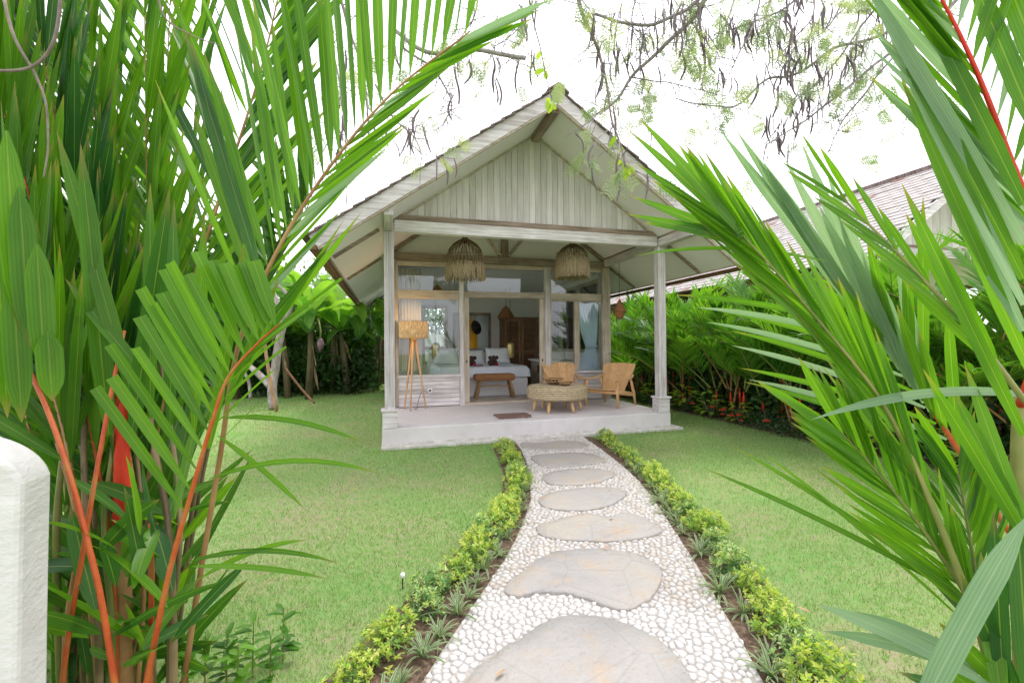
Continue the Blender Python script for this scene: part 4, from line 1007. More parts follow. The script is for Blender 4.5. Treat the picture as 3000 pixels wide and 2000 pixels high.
# stalks at the base
def stem(parent, pts, r, mat, name='stem'): return MB().tube(catmull(pts, 6), [r[0]+(r[1]-r[0])*i/((len(pts)-1)*6) for i in range((len(pts)-1)*6+1)], 9).build(name, mat, parent, smooth=True)
stem(lp, [at(283,1640,1.75),at(281,1400,1.74),at(281,1190,1.72)], (.032,.03), 'stalk_brown')
stem(lp, [at(280,1200,1.72),at(281,1080,1.71),at(280,960,1.70),at(282,880,1.7)], (.030,.018), 'stalk_red', 'crownshaft')
stem(lp, [at(275,1640,1.35),at(235,1390,1.33),at(200,1240,1.33),at(160,1090,1.36),at(100,920,1.42),at(0,720,1.55),at(-60,610,1.6)], (.0085,.0065), 'stalk_orange', 'frond_stalk')
stem(lp, [at(140,1590,1.42),at(160,1440,1.41),at(185,1300,1.4),at(210,1150,1.42),at(250,930,1.5),at(285,760,1.6)], (.008,.006), 'stalk_orange', 'frond_stalk')
stem(lp, [at(346,1600,1.62),at(345,1500,1.62),at(348,1330,1.6),at(346,1200,1.6)], (.009,.008), 'stalk_orange', 'frond_stalk')
for i in range(22):
    x = U(140,420); d_ = U(1.55,2.2); mt = random.choice(['stalk_green','stem_dark','stem_dark','stem_dark','stalk_brown'])
    stem(lp, [at(x,1700,d_),at(x+U(-12,12),1450,d_),at(x+U(-30,30),1200,d_),at(x+U(-60,40),900,d_+.1),at(x+U(-90,40),560,d_+.25)], (U(.008,.016),.007), mt)
# broad sucker leaves at the foot, and the darker ones behind them
for i in range(80):
    x, y, d_ = U(190,420), U(1180,1560), U(1.4,2.0); p = at(x,y,d_)
    q = MB(); blade(q, p, cv(U(-1,1),U(.15,1.2),U(-.5,.5)), U(.2,.42), U(.03,.055), (CAM-p).normalized()+rdir()*.9, U(.0,.3), 7, twist=U(-.8,.8))
    q.build('leaflet', random.choice(['palm_leaf','palm_leaf_deep','palm_leaf_deep']), lp, smooth=True)
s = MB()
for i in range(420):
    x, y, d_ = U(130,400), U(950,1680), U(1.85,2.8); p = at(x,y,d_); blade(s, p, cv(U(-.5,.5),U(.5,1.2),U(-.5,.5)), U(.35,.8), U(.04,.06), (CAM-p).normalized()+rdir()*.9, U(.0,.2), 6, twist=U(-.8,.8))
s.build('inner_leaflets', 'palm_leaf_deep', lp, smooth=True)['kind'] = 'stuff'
# the dense mass of upright fronds
k = 0
for (bx, tx, ty, d_, m_) in ((330,60,-80,1.75,0),(300,190,-150,1.9,0),(350,330,-160,1.95,1),(260,-60,60,1.7,0),(320,400,-200,2.2,1),(240,110,-100,2.2,1),(200,-140,250,1.65,0),(300,260,-120,2.5,1),(150,20,-200,2.6,1),(250,-100,-120,2.6,1),(120,-200,400,2.1,1),(330,150,120,2.8,1),(380,470,-100,2.7,1)):
    b0 = at(bx,1330,d_); mid = at(bx+(tx-bx)*.35,760,d_+.03); top = at(tx,ty,d_-.05)
    frond(lp, [at(bx*.5+140,1720,d_), b0, at(bx+(tx-bx)*.12,1050,d_), mid, at(bx+(tx-bx)*.68,360,d_), top], 20, lambda u: .85-.35*u, lambda u: .058-.01*u,
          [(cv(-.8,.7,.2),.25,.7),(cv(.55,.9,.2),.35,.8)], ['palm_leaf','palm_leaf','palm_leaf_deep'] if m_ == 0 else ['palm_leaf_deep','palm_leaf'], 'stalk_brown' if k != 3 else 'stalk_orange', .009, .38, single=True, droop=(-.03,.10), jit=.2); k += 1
# hanging broad leaflets at the very edge, close to the wall
for (x, y, L) in ((15,300,.62),(45,430,.50),(85,560,.42),(110,760,.22),(-10,520,.6),(30,640,.45)):
    p = at(x,y,1.35); q = MB(); blade(q, p, cv(.06,-1,0), L, .062, (CAM-p), -.02, 8, twist=U(-.3,.3)); q.build('leaflet', 'palm_leaf', lp, smooth=True)
for (x, y, tx_, ty_, w_) in ((560,560,440,100,.05),(300,1010,390,430,.07),(345,960,345,420,.05),(390,980,400,460,.05),(445,990,470,490,.05),(480,1030,560,560,.045),(250,1000,185,330,.075),(520,880,830,488,.030),(530,900,790,505,.022),(560,800,760,560,.022),(300,900,130,300,.06),(600,640,420,60,.05),(330,860,150,640,.05),(520,930,640,640,.04)):
    p = at(x,y,1.55); e = at(tx_,ty_,1.5); q = MB(); blade(q, p, e-p, (e-p).length, w_*.8, (CAM-p)+rdir()*.5, .0, 8, base=.3); q.build('leaflet', random.choice(['palm_leaf','palm_leaf','palm_leaf_deep']), lp, smooth=True)

# ------------------------------------------------------------------ big palm on the other side
RP = at(2330,1760,1.7); RP.z = 0
rp_ = thing('palm', RP, 'large palm with orange leaf stalks growing beside the lawn opposite the rounded wall', 'palm')
stem(rp_, [at(2352,1700,1.6),at(2340,1400,1.58),at(2335,1100,1.57),at(2340,900,1.57)], (.022,.016), 'stalk_green')
stem(rp_, [at(2310,1700,1.62),at(2290,1500,1.6),at(2260,1330,1.6)], (.016,.011), 'stalk_orange', 'frond_stalk')
# red stalk from above, leaflets sweeping along it
frond(rp_, [at(2345,930,1.56),at(2410,740,1.38),at(2418,610,1.30),at(2375,500,1.30),at(2330,390,1.29),at(2262,210,1.28),at(2200,70,1.27),at(2120,-80,1.26)], 11, lambda u: .70-.15*u, lambda u: .045,
      [(cv(-.6,.35,-.2),1.3,2.0),(cv(.8,.6,-.2),.5,.9)], ['palm_leaf','palm_leaf','palm_leaf_blue'], 'stalk_red', .015, .32, droop=(-.02,.03), jit=.10)
for (x,y,tx_,ty_,w_,mt) in ((2352,560,1990,-40,.050,'palm_leaf_blue'),(2352,640,2030,20,.05,'palm_leaf'),(2352,470,2090,-60,.05,'palm_leaf'),(2380,300,2230,-60,.06,'palm_leaf'),(2400,180,2300,-80,.07,'palm_leaf'),(2352,760,2130,330,.045,'palm_leaf_blue'),(2380,880,2080,200,.045,'palm_leaf'),(2352,700,2060,120,.035,'palm_leaf_blue'),(2352,1000,2085,450,.045,'palm_leaf')):
    p = at(x,y,1.2); e = at(tx_,ty_,1.35); q = MB(); blade(q, p, e-p, (e-p).length*1.06, w_*.75, (CAM-p)+rdir()*.5, .0, 9, base=.5); q.build('leaflet', mt, rp_, smooth=True)
# big frond reaching towards the bungalow roof, long leaflets laid along it
frond(rp_, [at(2300,1640,1.42),at(2240,1420,1.42),at(2140,1160,1.43),at(2030,930,1.46),at(1900,760,1.52),at(1780,620,1.58),at(1690,525,1.64)], 11, lambda u: .62-.14*u, lambda u: .046-.010*u,
      [(cv(-1,-.1,-.3),4.2,4.2),(cv(.1,1,.2),5.0,4.0)], 'palm_leaf', 'stalk_green', .013, .30, droop=(.0,.03), jit=.12)
for (tx_,ty_) in ((1432,288),(1460,262),(1440,447),(1434,490),(1475,512),(1560,330),(1500,470)):
    u_ = U(0,.7); p = at(1690+130*u_,525+125*u_,1.62); e = at(tx_,ty_,1.85); L = (e-p).length; q = MB(); blade(q, p, (e-p)+Vector((0,0,.05*L)), L, .038, (CAM-p)+rdir()*.4, .05, 9, base=.5, tap=.5); q.build('leaflet', 'palm_leaf', rp_, smooth=True)
# second frond higher up
frond(rp_, [at(2390,1760,1.55),at(2470,1400,1.36),at(2440,1060,1.25),at(2330,890,1.25),at(2220,750,1.30),at(2100,620,1.38),at(2000,520,1.46),at(1930,450,1.52)], 4, lambda u: .42-.1*u, lambda u: .044-.012*u,
      [(cv(-1,-.1,-.2),4.0,4.0),(cv(.2,1,.2),4.0,3.5)], 'palm_leaf', 'stalk_green', .012, .42, droop=(.0,.03), jit=.12)
# thin orange stalk with pale undersides standing upright along it
ork = [at(2380,1720,1.7),at(2400,1450,1.8),at(2350,1270,1.9),at(2300,1195,1.9),at(2180,1000,1.95),at(2060,820,2.05),at(1985,735,2.1)]
orf = stem(rp_, ork, (.014,.009), 'stalk_orange', 'frond')
for i, (x, y0) in enumerate(((1655,300),(1690,298),(1728,345),(1752,370),(1800,360),(1842,330),(1880,470),(1898,395),(1930,520),(1975,560),(2010,620),(2060,600))):
    u_ = i/11; p = at(1985+150*u_,735+210*u_,2.09-.1*u_); e = at(x,y0,1.95); q = MB(); blade(q, p, e-p, (e-p).length, .046, (CAM-p)+rdir()*.5, .0, 8, base=.25); q.build('leaflet', 'palm_leaf_blue', orf, smooth=True)
for i, (x, y0) in enumerate(((1915,640),(1990,540),(2080,560),(2120,450),(2060,700),(2110,760),(2175,690))):
    u_ = i/6; p = at(2040+160*u_,800+240*u_,2.04-.1*u_); e = at(x,y0,1.9); q = MB(); blade(q, p, e-p, (e-p).length, .040, (CAM-p)+rdir()*.5, .0, 8, base=.25); q.build('leaflet', 'palm_leaf', orf, smooth=True)
for i in range(9):     # its lower side: long fine blades sloping away
    u_ = i/8; p = at(2000+200*u_,755+290*u_,2.05); e = at(1560+150*u_+U(-30,30),640+250*u_+U(-30,30),2.5); q = MB(); blade(q, p, (e-p)+Vector((0,0,.1)), (e-p).length, .030, (CAM-p)+rdir()*.5, .12, 8, base=.4); q.build('leaflet', 'palm_leaf_blue' if i%2 else 'palm_leaf', orf, smooth=True)
# low sprays of arching leaflets from the foot
frond(rp_, [at(2330,1640,1.45),at(2250,1420,1.45),at(2130,1230,1.46),at(2020,1090,1.48),at(1930,990,1.5)], 10, lambda u: .42-.1*u, lambda u: .045,
      [(cv(-1,.25,-.2),.9,1.6),(cv(.0,1,.2),.9,1.6)], 'palm_leaf', 'stalk_green', .012, .22, droop=(.0,.08), jit=.14)
frond(rp_, [at(2320,1640,1.5),at(2260,1440,1.5),at(2230,1250,1.52),at(2200,1080,1.55)], 9, lambda u: .40-.1*u, lambda u: .042,
      [(cv(-.8,.5,0),.5,1.2),(cv(.6,.8,0),.5,1.2)], ['palm_leaf','palm_leaf_deep'], 'stalk_green', .012, .25, droop=(.0,.08), jit=.14)
def fanband(parent, root, tips, d0, d1, w_, mats, spread=26, dr=0.0):
    for (tx_,ty_) in tips:
        p = at(root[0]+U(-spread,spread),root[1]+U(-spread,spread),d0+U(-.03,.03)); e = at(tx_,ty_,d1+U(-.05,.05)); L = (e-p).length
        dd = (e-p)+Vector((0,0,dr*L)); q = MB(); blade(q, p, dd, L, w_*U(.8,1.15), (CAM-p)+rdir()*.5, dr, 10, base=.35, full=.35); q.build('leaflet', random.choice(mats), parent, smooth=True)
fanband(rp_, (2230,1400), [(1650,1000),(1590,1060),(1680,1100),(1720,1010),(1840,1050)], 1.5, 1.9, .018, ['palm_leaf'], 30, .10)
fanband(rp_, (2290,1560), [(1850,1370),(1870,1440),(1930,1390)], 1.35, 1.4, .042, ['palm_leaf_blue','palm_leaf'], 20, .15)
fanband(rp_, (2330,1640), [(2330,1100),(2280,1150),(2250,1250),(2200,1300),(2150,1420),(2100,1480),(2060,1540)], 1.3, 1.4, .050, ['palm_leaf_deep','palm_leaf'], 40, .05)
fanband(rp_, (2400,1330), [(2175,870),(2210,820),(2110,830)], 1.3, 1.5, .036, ['palm_leaf'], 20, .04)
stem(rp_, [at(2330,1850,1.6),at(2200,1760,1.3),at(2108,1645,1.1)], (.010,.007), 'stalk_green', 'leaf_stalk')
p = at(2110,1640,1.1); e = at(2390,1140,1.1); q = MB(); blade(q, p, (e-p)+Vector((0,0,.08)), (e-p).length, .052, (CAM-p)+rdir()*.2, .1, 10, base=.6); q.build('leaflet', 'palm_leaf_blue', rp_, smooth=True)
p = at(2343,905,1.5); e = at(1860,962,1.38); q = MB(); blade(q, p, (e-p)+Vector((0,0,.16)), (e-p).length, .030, (CAM-p)+Vector((0,0,.3)), .2, 12, base=.6); q.build('leaflet', 'palm_leaf_blue', rp_, smooth=True)
# thin blade crossing in front of the veranda post
q = MB(); p = at(1900,600,1.6); blade(q, p, at(1520,592,1.9)-p+Vector((0,0,.14)), .75, .016, (CAM-p)+Vector((0,0,.8)), .22, 12); q.build('leaflet', 'palm_leaf', rp_, smooth=True)

# ------------------------------------------------------------------ palm hedge along the boundary wall
def far_frond(P0, az, tilt, L, nl, ll, w_):
    """one arching frond as rachis + leaflet strips (two meshes)"""
    h = Vector((math.cos(az),math.sin(az),0)); n = 14; pts = []
    for i in range(n+1):
        u = i/n; a = tilt+u*u*U(.55,.75); pts.append((P0 if i == 0 else pts[-1])+(h*math.sin(a)+Vector((0,0,math.cos(a))))*(L/n))
    q = MB(); q.tube(pts, [.012*(1-.75*i/n) for i in range(n+1)], 5)
    s = MB(); side = h.cross(Vector((0,0,1)))
    for k in range(nl):
        u = .22+.78*(k+.5)/nl; x = u*n; i = min(int(x),n-1); p = pts[i].lerp(pts[i+1],x-i); T = (pts[i+1]-pts[i]).normalized(); up = side.cross(T)
        for sg in (-1,1):
            dd = side*sg*(.75-.35*u)+T*(.55+.7*u)+up*(.30 if up.z > 0 else -.30)+rdir()*.12
            blade(s, p, dd, ll*(1-.5*abs(u-.45))*U(.85,1.1), w_, up+rdir()*.3, U(.1,.35), 4, fold=.12)
    return q, s
def palm_variant(seed, nf, H):
    random.seed(seed); stems = []; rach = []; leaves = []; reds = []
    ns = 6; bases = [(U(-.28,.28),U(-.32,.32),U(.14,.62)*H) for _ in range(ns)]
    for (x,y,h_) in bases:
        stems.append(MB().tube([(x*.7,y*.7,0),(x,y,h_*.7)], [.024,.018], 7)); reds.append(MB().tube([(x,y,h_*.62),(x*1.03,y*1.03,h_*.85),(x*1.06,y*1.06,h_*1.1)], [.019,.019,.010], 8))
    for i in range(nf):
        x,y,h_ = bases[i%ns]; q, s = far_frond(Vector((x*1.05,y*1.05,h_*.95)), U(0,2*PI), U(.05,.85), U(1.25,1.95), 26, U(.42,.58), .030); rach.append(q); leaves.append(s)
    return stems, reds, rach, leaves
PV = [palm_variant(11+i, 20, H) for i, H in enumerate((1.15,1.3,.95,1.2))]
PVM = [([q.mesh('stem','stalk_brown') for q in a], [q.mesh('crownshaft','stalk_red',smooth=True) for q in b_], [q.mesh('frond','stalk_green' if i%3 else 'stalk_brown') for i,q in enumerate(c_)], [s.mesh('leaflets', 'palm_leaf_far', smooth=True) for s in d__]) for a,b_,c_,d__ in PV]
random.seed(5)
spots = [(6.75,5.6,1.15),(6.85,4.6,1.2),(6.7,3.7,1.1),(6.9,2.8,1.2),(6.7,2.0,1.1),(6.95,1.2,1.18),(6.7,.45,1.1),(6.95,-.3,1.2),(6.75,-1.0,1.1),(6.95,-1.7,1.2),(6.8,-2.4,1.1),(7.0,-3.1,1.18),(6.9,-3.9,1.1),(7.15,6.8,1.2),(7.1,-4.8,1.15),(7.2,8.2,1.2)]
for i, (x, y, sc) in enumerate(spots):
    a, b_, c_, d__ = PVM[i%4]
    t = thing('hedge_palm', (x,y,0), 'red stemmed palm with feathery fronds in the hedge before the boundary wall', 'palm', 'palms of the boundary hedge', rz=U(0,6.28)); t.scale = (sc,sc,sc)
    for q, s in zip(a, b_): inst('crownshaft', s, inst('stem', q, t))
    for q, s in zip(c_, d__):
        f = inst('frond', q, t); o = inst('leaflets', s, f); o['kind'] = 'stuff'

# small-leaf clumps: leaf quads with a colour of their own
def clump(n, rx, rz_, L, Wd, cols, up=.5, flat=0.0, hollow=.55, quad=True):
    s = MB(); s.col = []
    for _ in range(n):
        d = rdir(); d.z = abs(d.z) if random.random() < .85 else d.z*.4
        r = U(hollow,1)**.6; p = Vector((d.x*rx*r, d.y*rx*r, max(.01,d.z*rz_*r+rz_*flat)))
        o = (d+Vector((0,0,up))+rdir()*.55).normalized(); n_ = rdir(); sd = o.cross(n_).normalized()
        l_ = L*U(.7,1.25); w_ = Wd*U(.75,1.2); c = random.choice(cols); k = U(.8,1.15)
        if d.z*r < .35: c = cols[-1]
        cc = tuple(min(1,q*k) for q in c)
        up_ = o.cross(sd)
        s.add([p, p+o*l_*.5+sd*w_*.5+up_*w_*.15, p+o*l_, p+o*l_*.5-sd*w_*.5+up_*w_*.15], [(0,1,2),(0,2,3)]); s.col += [cc]*4
    return s
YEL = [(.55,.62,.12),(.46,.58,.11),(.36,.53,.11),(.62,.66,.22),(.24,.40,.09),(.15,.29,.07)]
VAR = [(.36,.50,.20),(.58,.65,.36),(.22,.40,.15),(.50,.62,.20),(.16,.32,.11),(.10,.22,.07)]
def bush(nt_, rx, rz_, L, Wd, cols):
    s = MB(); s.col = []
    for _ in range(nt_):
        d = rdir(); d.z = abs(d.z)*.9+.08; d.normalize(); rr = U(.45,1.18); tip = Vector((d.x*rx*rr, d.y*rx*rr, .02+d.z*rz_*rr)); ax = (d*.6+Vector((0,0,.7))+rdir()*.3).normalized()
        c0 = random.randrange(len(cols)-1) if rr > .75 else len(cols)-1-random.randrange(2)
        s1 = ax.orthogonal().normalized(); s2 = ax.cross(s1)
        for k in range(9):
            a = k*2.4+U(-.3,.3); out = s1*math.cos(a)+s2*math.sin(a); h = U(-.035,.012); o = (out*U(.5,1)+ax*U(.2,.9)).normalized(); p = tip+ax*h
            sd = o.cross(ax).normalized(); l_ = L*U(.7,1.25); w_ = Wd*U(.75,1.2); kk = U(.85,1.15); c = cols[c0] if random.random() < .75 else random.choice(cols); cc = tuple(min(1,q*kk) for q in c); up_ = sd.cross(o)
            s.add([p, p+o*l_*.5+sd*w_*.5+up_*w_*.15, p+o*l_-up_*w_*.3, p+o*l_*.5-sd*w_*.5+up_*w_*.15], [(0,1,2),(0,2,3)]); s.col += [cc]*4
    return s
shr = []
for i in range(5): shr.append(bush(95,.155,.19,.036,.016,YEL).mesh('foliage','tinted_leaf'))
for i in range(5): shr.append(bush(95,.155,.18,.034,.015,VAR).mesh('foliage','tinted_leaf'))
tw = MB()
for i in range(9):
    a = U(0,6.28); tw.tube([(0,0,0),(.05*math.cos(a),.05*math.sin(a),.06),(.12*math.cos(a),.12*math.sin(a),.15)], [.004,.003,.002], 5)
twm = tw.mesh('stems', 'twig')
def along(P, step):
    out = []; acc = 0
    for a, c in zip(P, P[1:]):
        L = math.dist(a, c); s = acc
        while s < L: k = s/L; out.append((a[0]+(c[0]-a[0])*k, a[1]+(c[1]-a[1])*k)); s += step
        acc = s-L
    return out
def is_yel(side, i, n): return (i/n < .99) if side == 'L' else (random.random() < .5)
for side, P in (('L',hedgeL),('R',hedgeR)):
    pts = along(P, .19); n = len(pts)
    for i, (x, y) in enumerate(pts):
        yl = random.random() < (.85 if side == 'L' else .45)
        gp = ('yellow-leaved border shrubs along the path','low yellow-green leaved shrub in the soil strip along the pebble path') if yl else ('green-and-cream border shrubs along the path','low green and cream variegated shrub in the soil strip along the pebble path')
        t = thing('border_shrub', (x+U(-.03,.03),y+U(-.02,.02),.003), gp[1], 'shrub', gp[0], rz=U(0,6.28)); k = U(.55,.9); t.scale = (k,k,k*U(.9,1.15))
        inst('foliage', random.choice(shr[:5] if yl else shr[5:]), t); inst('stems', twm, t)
# strap-leaved tufts beside the path
sp_m = []
for i in range(4):
    s = MB()
    for k in range(26):
        a = U(0,6.28); el = U(.5,1.35); blade(s, (0,0,.0), (math.cos(a)*math.cos(el),math.sin(a)*math.cos(el),math.sin(el)), U(.15,.28), .013, (0,0,1), U(.25,.7), 5, base=.6, fold=.25)
    sp_m.append(s.mesh('strap_leaves','strap_leaf',smooth=True))
EL = offs(pathL[2:14], .07); ER = offs(pathR[2:12], -.07)
for P, st_ in ((EL,.17),(ER,.17)):
    for x, y in along(P, st_):
        if random.random() < .12: continue
        o = inst('strap_leaf_tuft', random.choice(sp_m), None, (x+U(-.03,.03),y+U(-.03,.03),.003), (0,0,U(0,6.28)), U(.6,1.1))
        tag(o, 'striped strap-leaved tuft between the pebbles and the border shrubs', 'plant', 'strap-leaved tufts along the pebble path')
# seedlings in front of the left palm
for (x, y, d_) in ((520,1540,1.95),(580,1500,2.0),(470,1500,1.9),(620,1560,1.9),(545,1580,1.85),(430,1560,1.8),(650,1500,2.1)):
    p = at(x,y,d_); p.z = .003; s = MB()
    for k in range(18):
        a = U(0,6.28); z = U(.03,.24); blade(s, (0,0,z), (math.cos(a),math.sin(a),U(.1,.8)), U(.06,.10), .026, (0,0,1), U(.1,.4), 4)
    t = thing('seedling', p, 'small leafy seedling in the lawn beside the red stemmed palm', 'plant', 'seedlings at the foot of the palm')
    s.build('leaves','palm_leaf_far',t,local=True,smooth=True); MB().tube([(0,0,0),(.005,0,.25)], [.004,.002], 5).build('stem','stalk_green',t,local=True)
# lime leaved plants and ground cover in front of the palm hedge
lime = []
for i in range(3):
    s = MB()
    for k in range(42):
        a = U(0,6.28); z = U(.08,.50); r = U(0,.18); blade(s, (r*math.cos(a),r*math.sin(a),z), (math.cos(a),math.sin(a),U(-.1,.6)), U(.13,.20), .085, (0,0,1), U(.1,.4), 4, full=.4)
    lime.append(s.mesh('leaves','lime_leaf',smooth=True))
for (x, y, sc) in ((6.35,3.0,1.0),(6.35,1.75,1.1),(6.3,.85,1.1),(6.3,.1,.8),(6.45,-1.2,.9),(6.35,-2.3,1.1),(6.5,-3.1,.9),(6.3,4.6,.8)):
    t = thing('lime_leaved_plant', (x,y,0), 'bright lime leaved plant at the foot of the palm hedge', 'plant', 'lime leaved plants before the palm hedge', rz=U(0,6.28)); t.scale = (sc,)*3
    inst('leaves', random.choice(lime), t); inst('stems', twm, t, sc=(1.2,1.2,2.2))
s = MB(); s.col = []
for k in range(9000):
    y = U(-5.5,7); x = 6.28+.10*math.sin(y*1.7)+U(-.28,.28)*U(.3,1)+ .35*max(0,U(-1,1)); z = U(.02,.24)*(1-.5*abs(x-6.3)); o = (rdir()+Vector((-.3,0,.6))).normalized(); sd = o.cross(rdir()).normalized(); p = Vector((x,y,z))
    c = random.choice([(.03,.07,.025),(.05,.11,.03),(.07,.14,.05),(.04,.08,.04)]); l_ = U(.035,.06); w_ = l_*.55
    s.add([p,p+o*l_*.5+sd*w_*.5,p+o*l_,p+o*l_*.5-sd*w_*.5], [(0,1,2),(0,2,3)]); s.col += [c]*4
tag(s.build('ground_cover','tinted_leaf'), 'dark small-leaved ground cover along the palm hedge', 'ground cover', kind='stuff')
fl = MB()
for k in range(10):
    a, e = U(0,6.28), U(.2,1.4); fl.lathe([(.002,0),(.012,.008),(.002,.014)], (.03*math.cos(a)*math.cos(e),.03*math.sin(a)*math.cos(e),.03*math.sin(e)), 6, cap=False)
flm = fl.mesh('red_flower_head','red_flower',smooth=True)
for k in range(15):
    y = U(-.9,2.2); x = 6.12+.10*math.sin(y*1.7)+U(-.14,.1)
    tag(inst('red_flower_head', flm, None, (x,y,U(.12,.22)), (0,0,U(0,6)), U(.9,1.5)), 'small red flower head in the dark ground cover along the palm hedge', 'flower', 'red flowers in the ground cover')

# ------------------------------------------------------------------ bananas, frangipani and the dark thicket behind the lawn
def banana(x, y, H, seed, label, flower=False):
    random.seed(seed); t = thing('banana_plant', (x,y,0), label, 'banana plant'); t.rotation_euler = (U(-.14,.14),U(-.14,.14),0)
    MB().tube([(0,0,0),(.03,.02,H*.3),(.0,.03,H*.6)], [.105,.09,.06], 10).build('trunk','banana_trunk',t,local=True,smooth=True)
    n = 11
    for i in range(n):
        a = 2*PI*i/n*1.9+U(-.3,.3); el = U(.5,1.4); L = U(1.6,2.5); Wd = U(.48,.70); P = Vector((0,.03,H*U(.5,.62))); h = Vector((math.cos(a),math.sin(a),0)); side = h.cross(Vector((0,0,1)))
        pts = []; k = 13; bend = U(.6,2.6); tear = random.random() < .3
        for j in range(k+1):
            u = j/k; e = el-u*u*bend; pts.append((P if j == 0 else pts[-1])+(h*math.cos(e)+Vector((0,0,math.sin(e))))*(L/k))
        s = MB(); s.uv = []; vs = []
        for j, p in enumerate(pts):
            u = j/k; T = (pts[min(j+1,k)]-pts[max(j-1,0)]).normalized(); up = side.cross(T); up = up if up.z > 0 else -up
            w_ = Wd*.5*(0.03 if u < .12 else math.sin(PI*min(1,(u-.10)/.9))**.55)*(U(.82,1.05) if not tear else (U(.35,.6) if j%2 else 1.0))
            for e, zz in ((-1,.22),(-.5,.06),(0,0),(.5,.06),(1,.22)): vs.append(p+side*(e*w_)+up*(zz*w_)+rdir()*.008); s.uv.append((.5+e*.5,u))
        s.add(vs, [(j*5+e,j*5+e+1,j*5+e+6,j*5+e+5) for j in range(k) for e in range(4)])
        s.build('leaf','banana_leaf',t,local=True,smooth=True)
    for i in range(2):
        a = U(0,6.28); s = MB(); blade(s, (.08*math.cos(a),.08*math.sin(a),H*U(.3,.56)), (math.cos(a)*.3,math.sin(a)*.3,-1), U(.5,1.0), .07, (math.cos(a),math.sin(a),0), .1, 6, twist=1.6); s.build('dead_leaf','dry_leaf',t,local=True,smooth=True)
    if flower:
        MB().tube([(0,0,H*.6),(.25,-.35,H*.62),(.35,-.5,H*.52),(.35,-.5,H*.45)], .025, 8).build('flower_stalk','stalk_green',t,local=True,smooth=True)
        MB().lathe([(.01,-.36),(.07,-.26),(.095,-.12),(.06,.0),(.02,.03)], (.35,-.5,H*.45), 14).build('flower_bud','banana_flower',t,local=True,smooth=True)
banana(-2.1,6.9,3.7,3,'banana plant with hanging purple flower bud beside the bungalow eave',True)
banana(-1.15,7.9,3.3,4,'banana plant with dark drooping leaves close to the bungalow side')
banana(-3.3,8.6,4.2,6,'tall banana plant behind the frangipani tree')
banana(-2.75,7.5,3.4,31,'banana plant with drooping leaves between frangipani and the hanging bud')
banana(-1.7,8.6,3.9,33,'tall banana plant rising behind the hanging purple bud')
banana(-.35,8.9,3.0,35,'short banana plant beside the bungalow rear corner')
banana(-4.1,7.6,3.5,37,'banana plant next to the frangipani tree on its outer side')
banana(-.7,10.8,3.2,8,'low banana plant far behind by the metal fence')
banana(-5.0,8.6,3.8,9,'banana plant behind the red stemmed palm')
banana(-7.5,7.2,3.8,12,'banana plant standing apart near the thicket edge')
random.seed(21)
ft = thing('frangipani_tree', (-2.45,4.8,0), 'pale bare branched frangipani tree propped on the lawn', 'tree')
FD = 10.6
def ft_tube(pts, r, nm='branch', mat='bark_pale'):
    r = (r[0]*.72, r[1]*.72); MB().tube(catmull([at(x,y,FD+dz) for x,y,dz in pts],5), [r[0]+(r[1]-r[0])*i/((len(pts)-1)*5) for i in range((len(pts)-1)*5+1)], 9).build(nm, mat, ft, smooth=True)
ft_tube([(628,938,-.2),(625,890,-.1),(632,845,0),(640,790,0),(652,735,0)], (.15,.12), 'trunk')
ft_tube([(652,735,0),(640,700,0),(615,655,.1),(570,620,.2)], (.11,.05)); ft_tube([(652,735,0),(668,705,0),(655,670,-.1),(612,640,-.2)], (.09,.04))
ft_tube([(625,890,-.1),(590,855,0),(560,830,.1),(530,800,.2)], (.12,.06)); ft_tube([(560,830,.1),(558,780,.2),(562,740,.2)], (.07,.04)); ft_tube([(570,690,.2),(600,720,.1),(640,745,0)], (.04,.06))
ft_tube([(562,740,.2),(540,700,.2),(520,690,.3)], (.05,.03)); ft_tube([(615,655,.1),(605,620,.1),(590,590,.1)], (.05,.03))
ft_tube([(605,770,-.5),(620,870,-.6),(635,945,-.7)], (.05,.05), 'prop', 'cane_wood'); ft_tube([(655,845,.2),(690,890,.1),(722,925,-.3)], (.04,.04), 'prop', 'dark_wood_z'); ft_tube([(560,850,0),(572,880,-.1),(575,915,-.2)], (.05,.05), 'prop', 'bark_pale')
for (x, y, dz) in ((570,620,.2),(612,640,-.2),(530,800,.2),(562,740,.2),(520,690,.3),(590,590,.1),(600,720,.1)):
    p = at(x,y,FD+dz)
    for k in range(9):
        a = U(0,6.28); s = MB(); blade(s, p, (math.cos(a),math.sin(a),U(0,.9)), U(.2,.34), .085, (0,0,1), U(.1,.4), 5, full=.45); s.build('leaf','lime_leaf',ft,smooth=True)
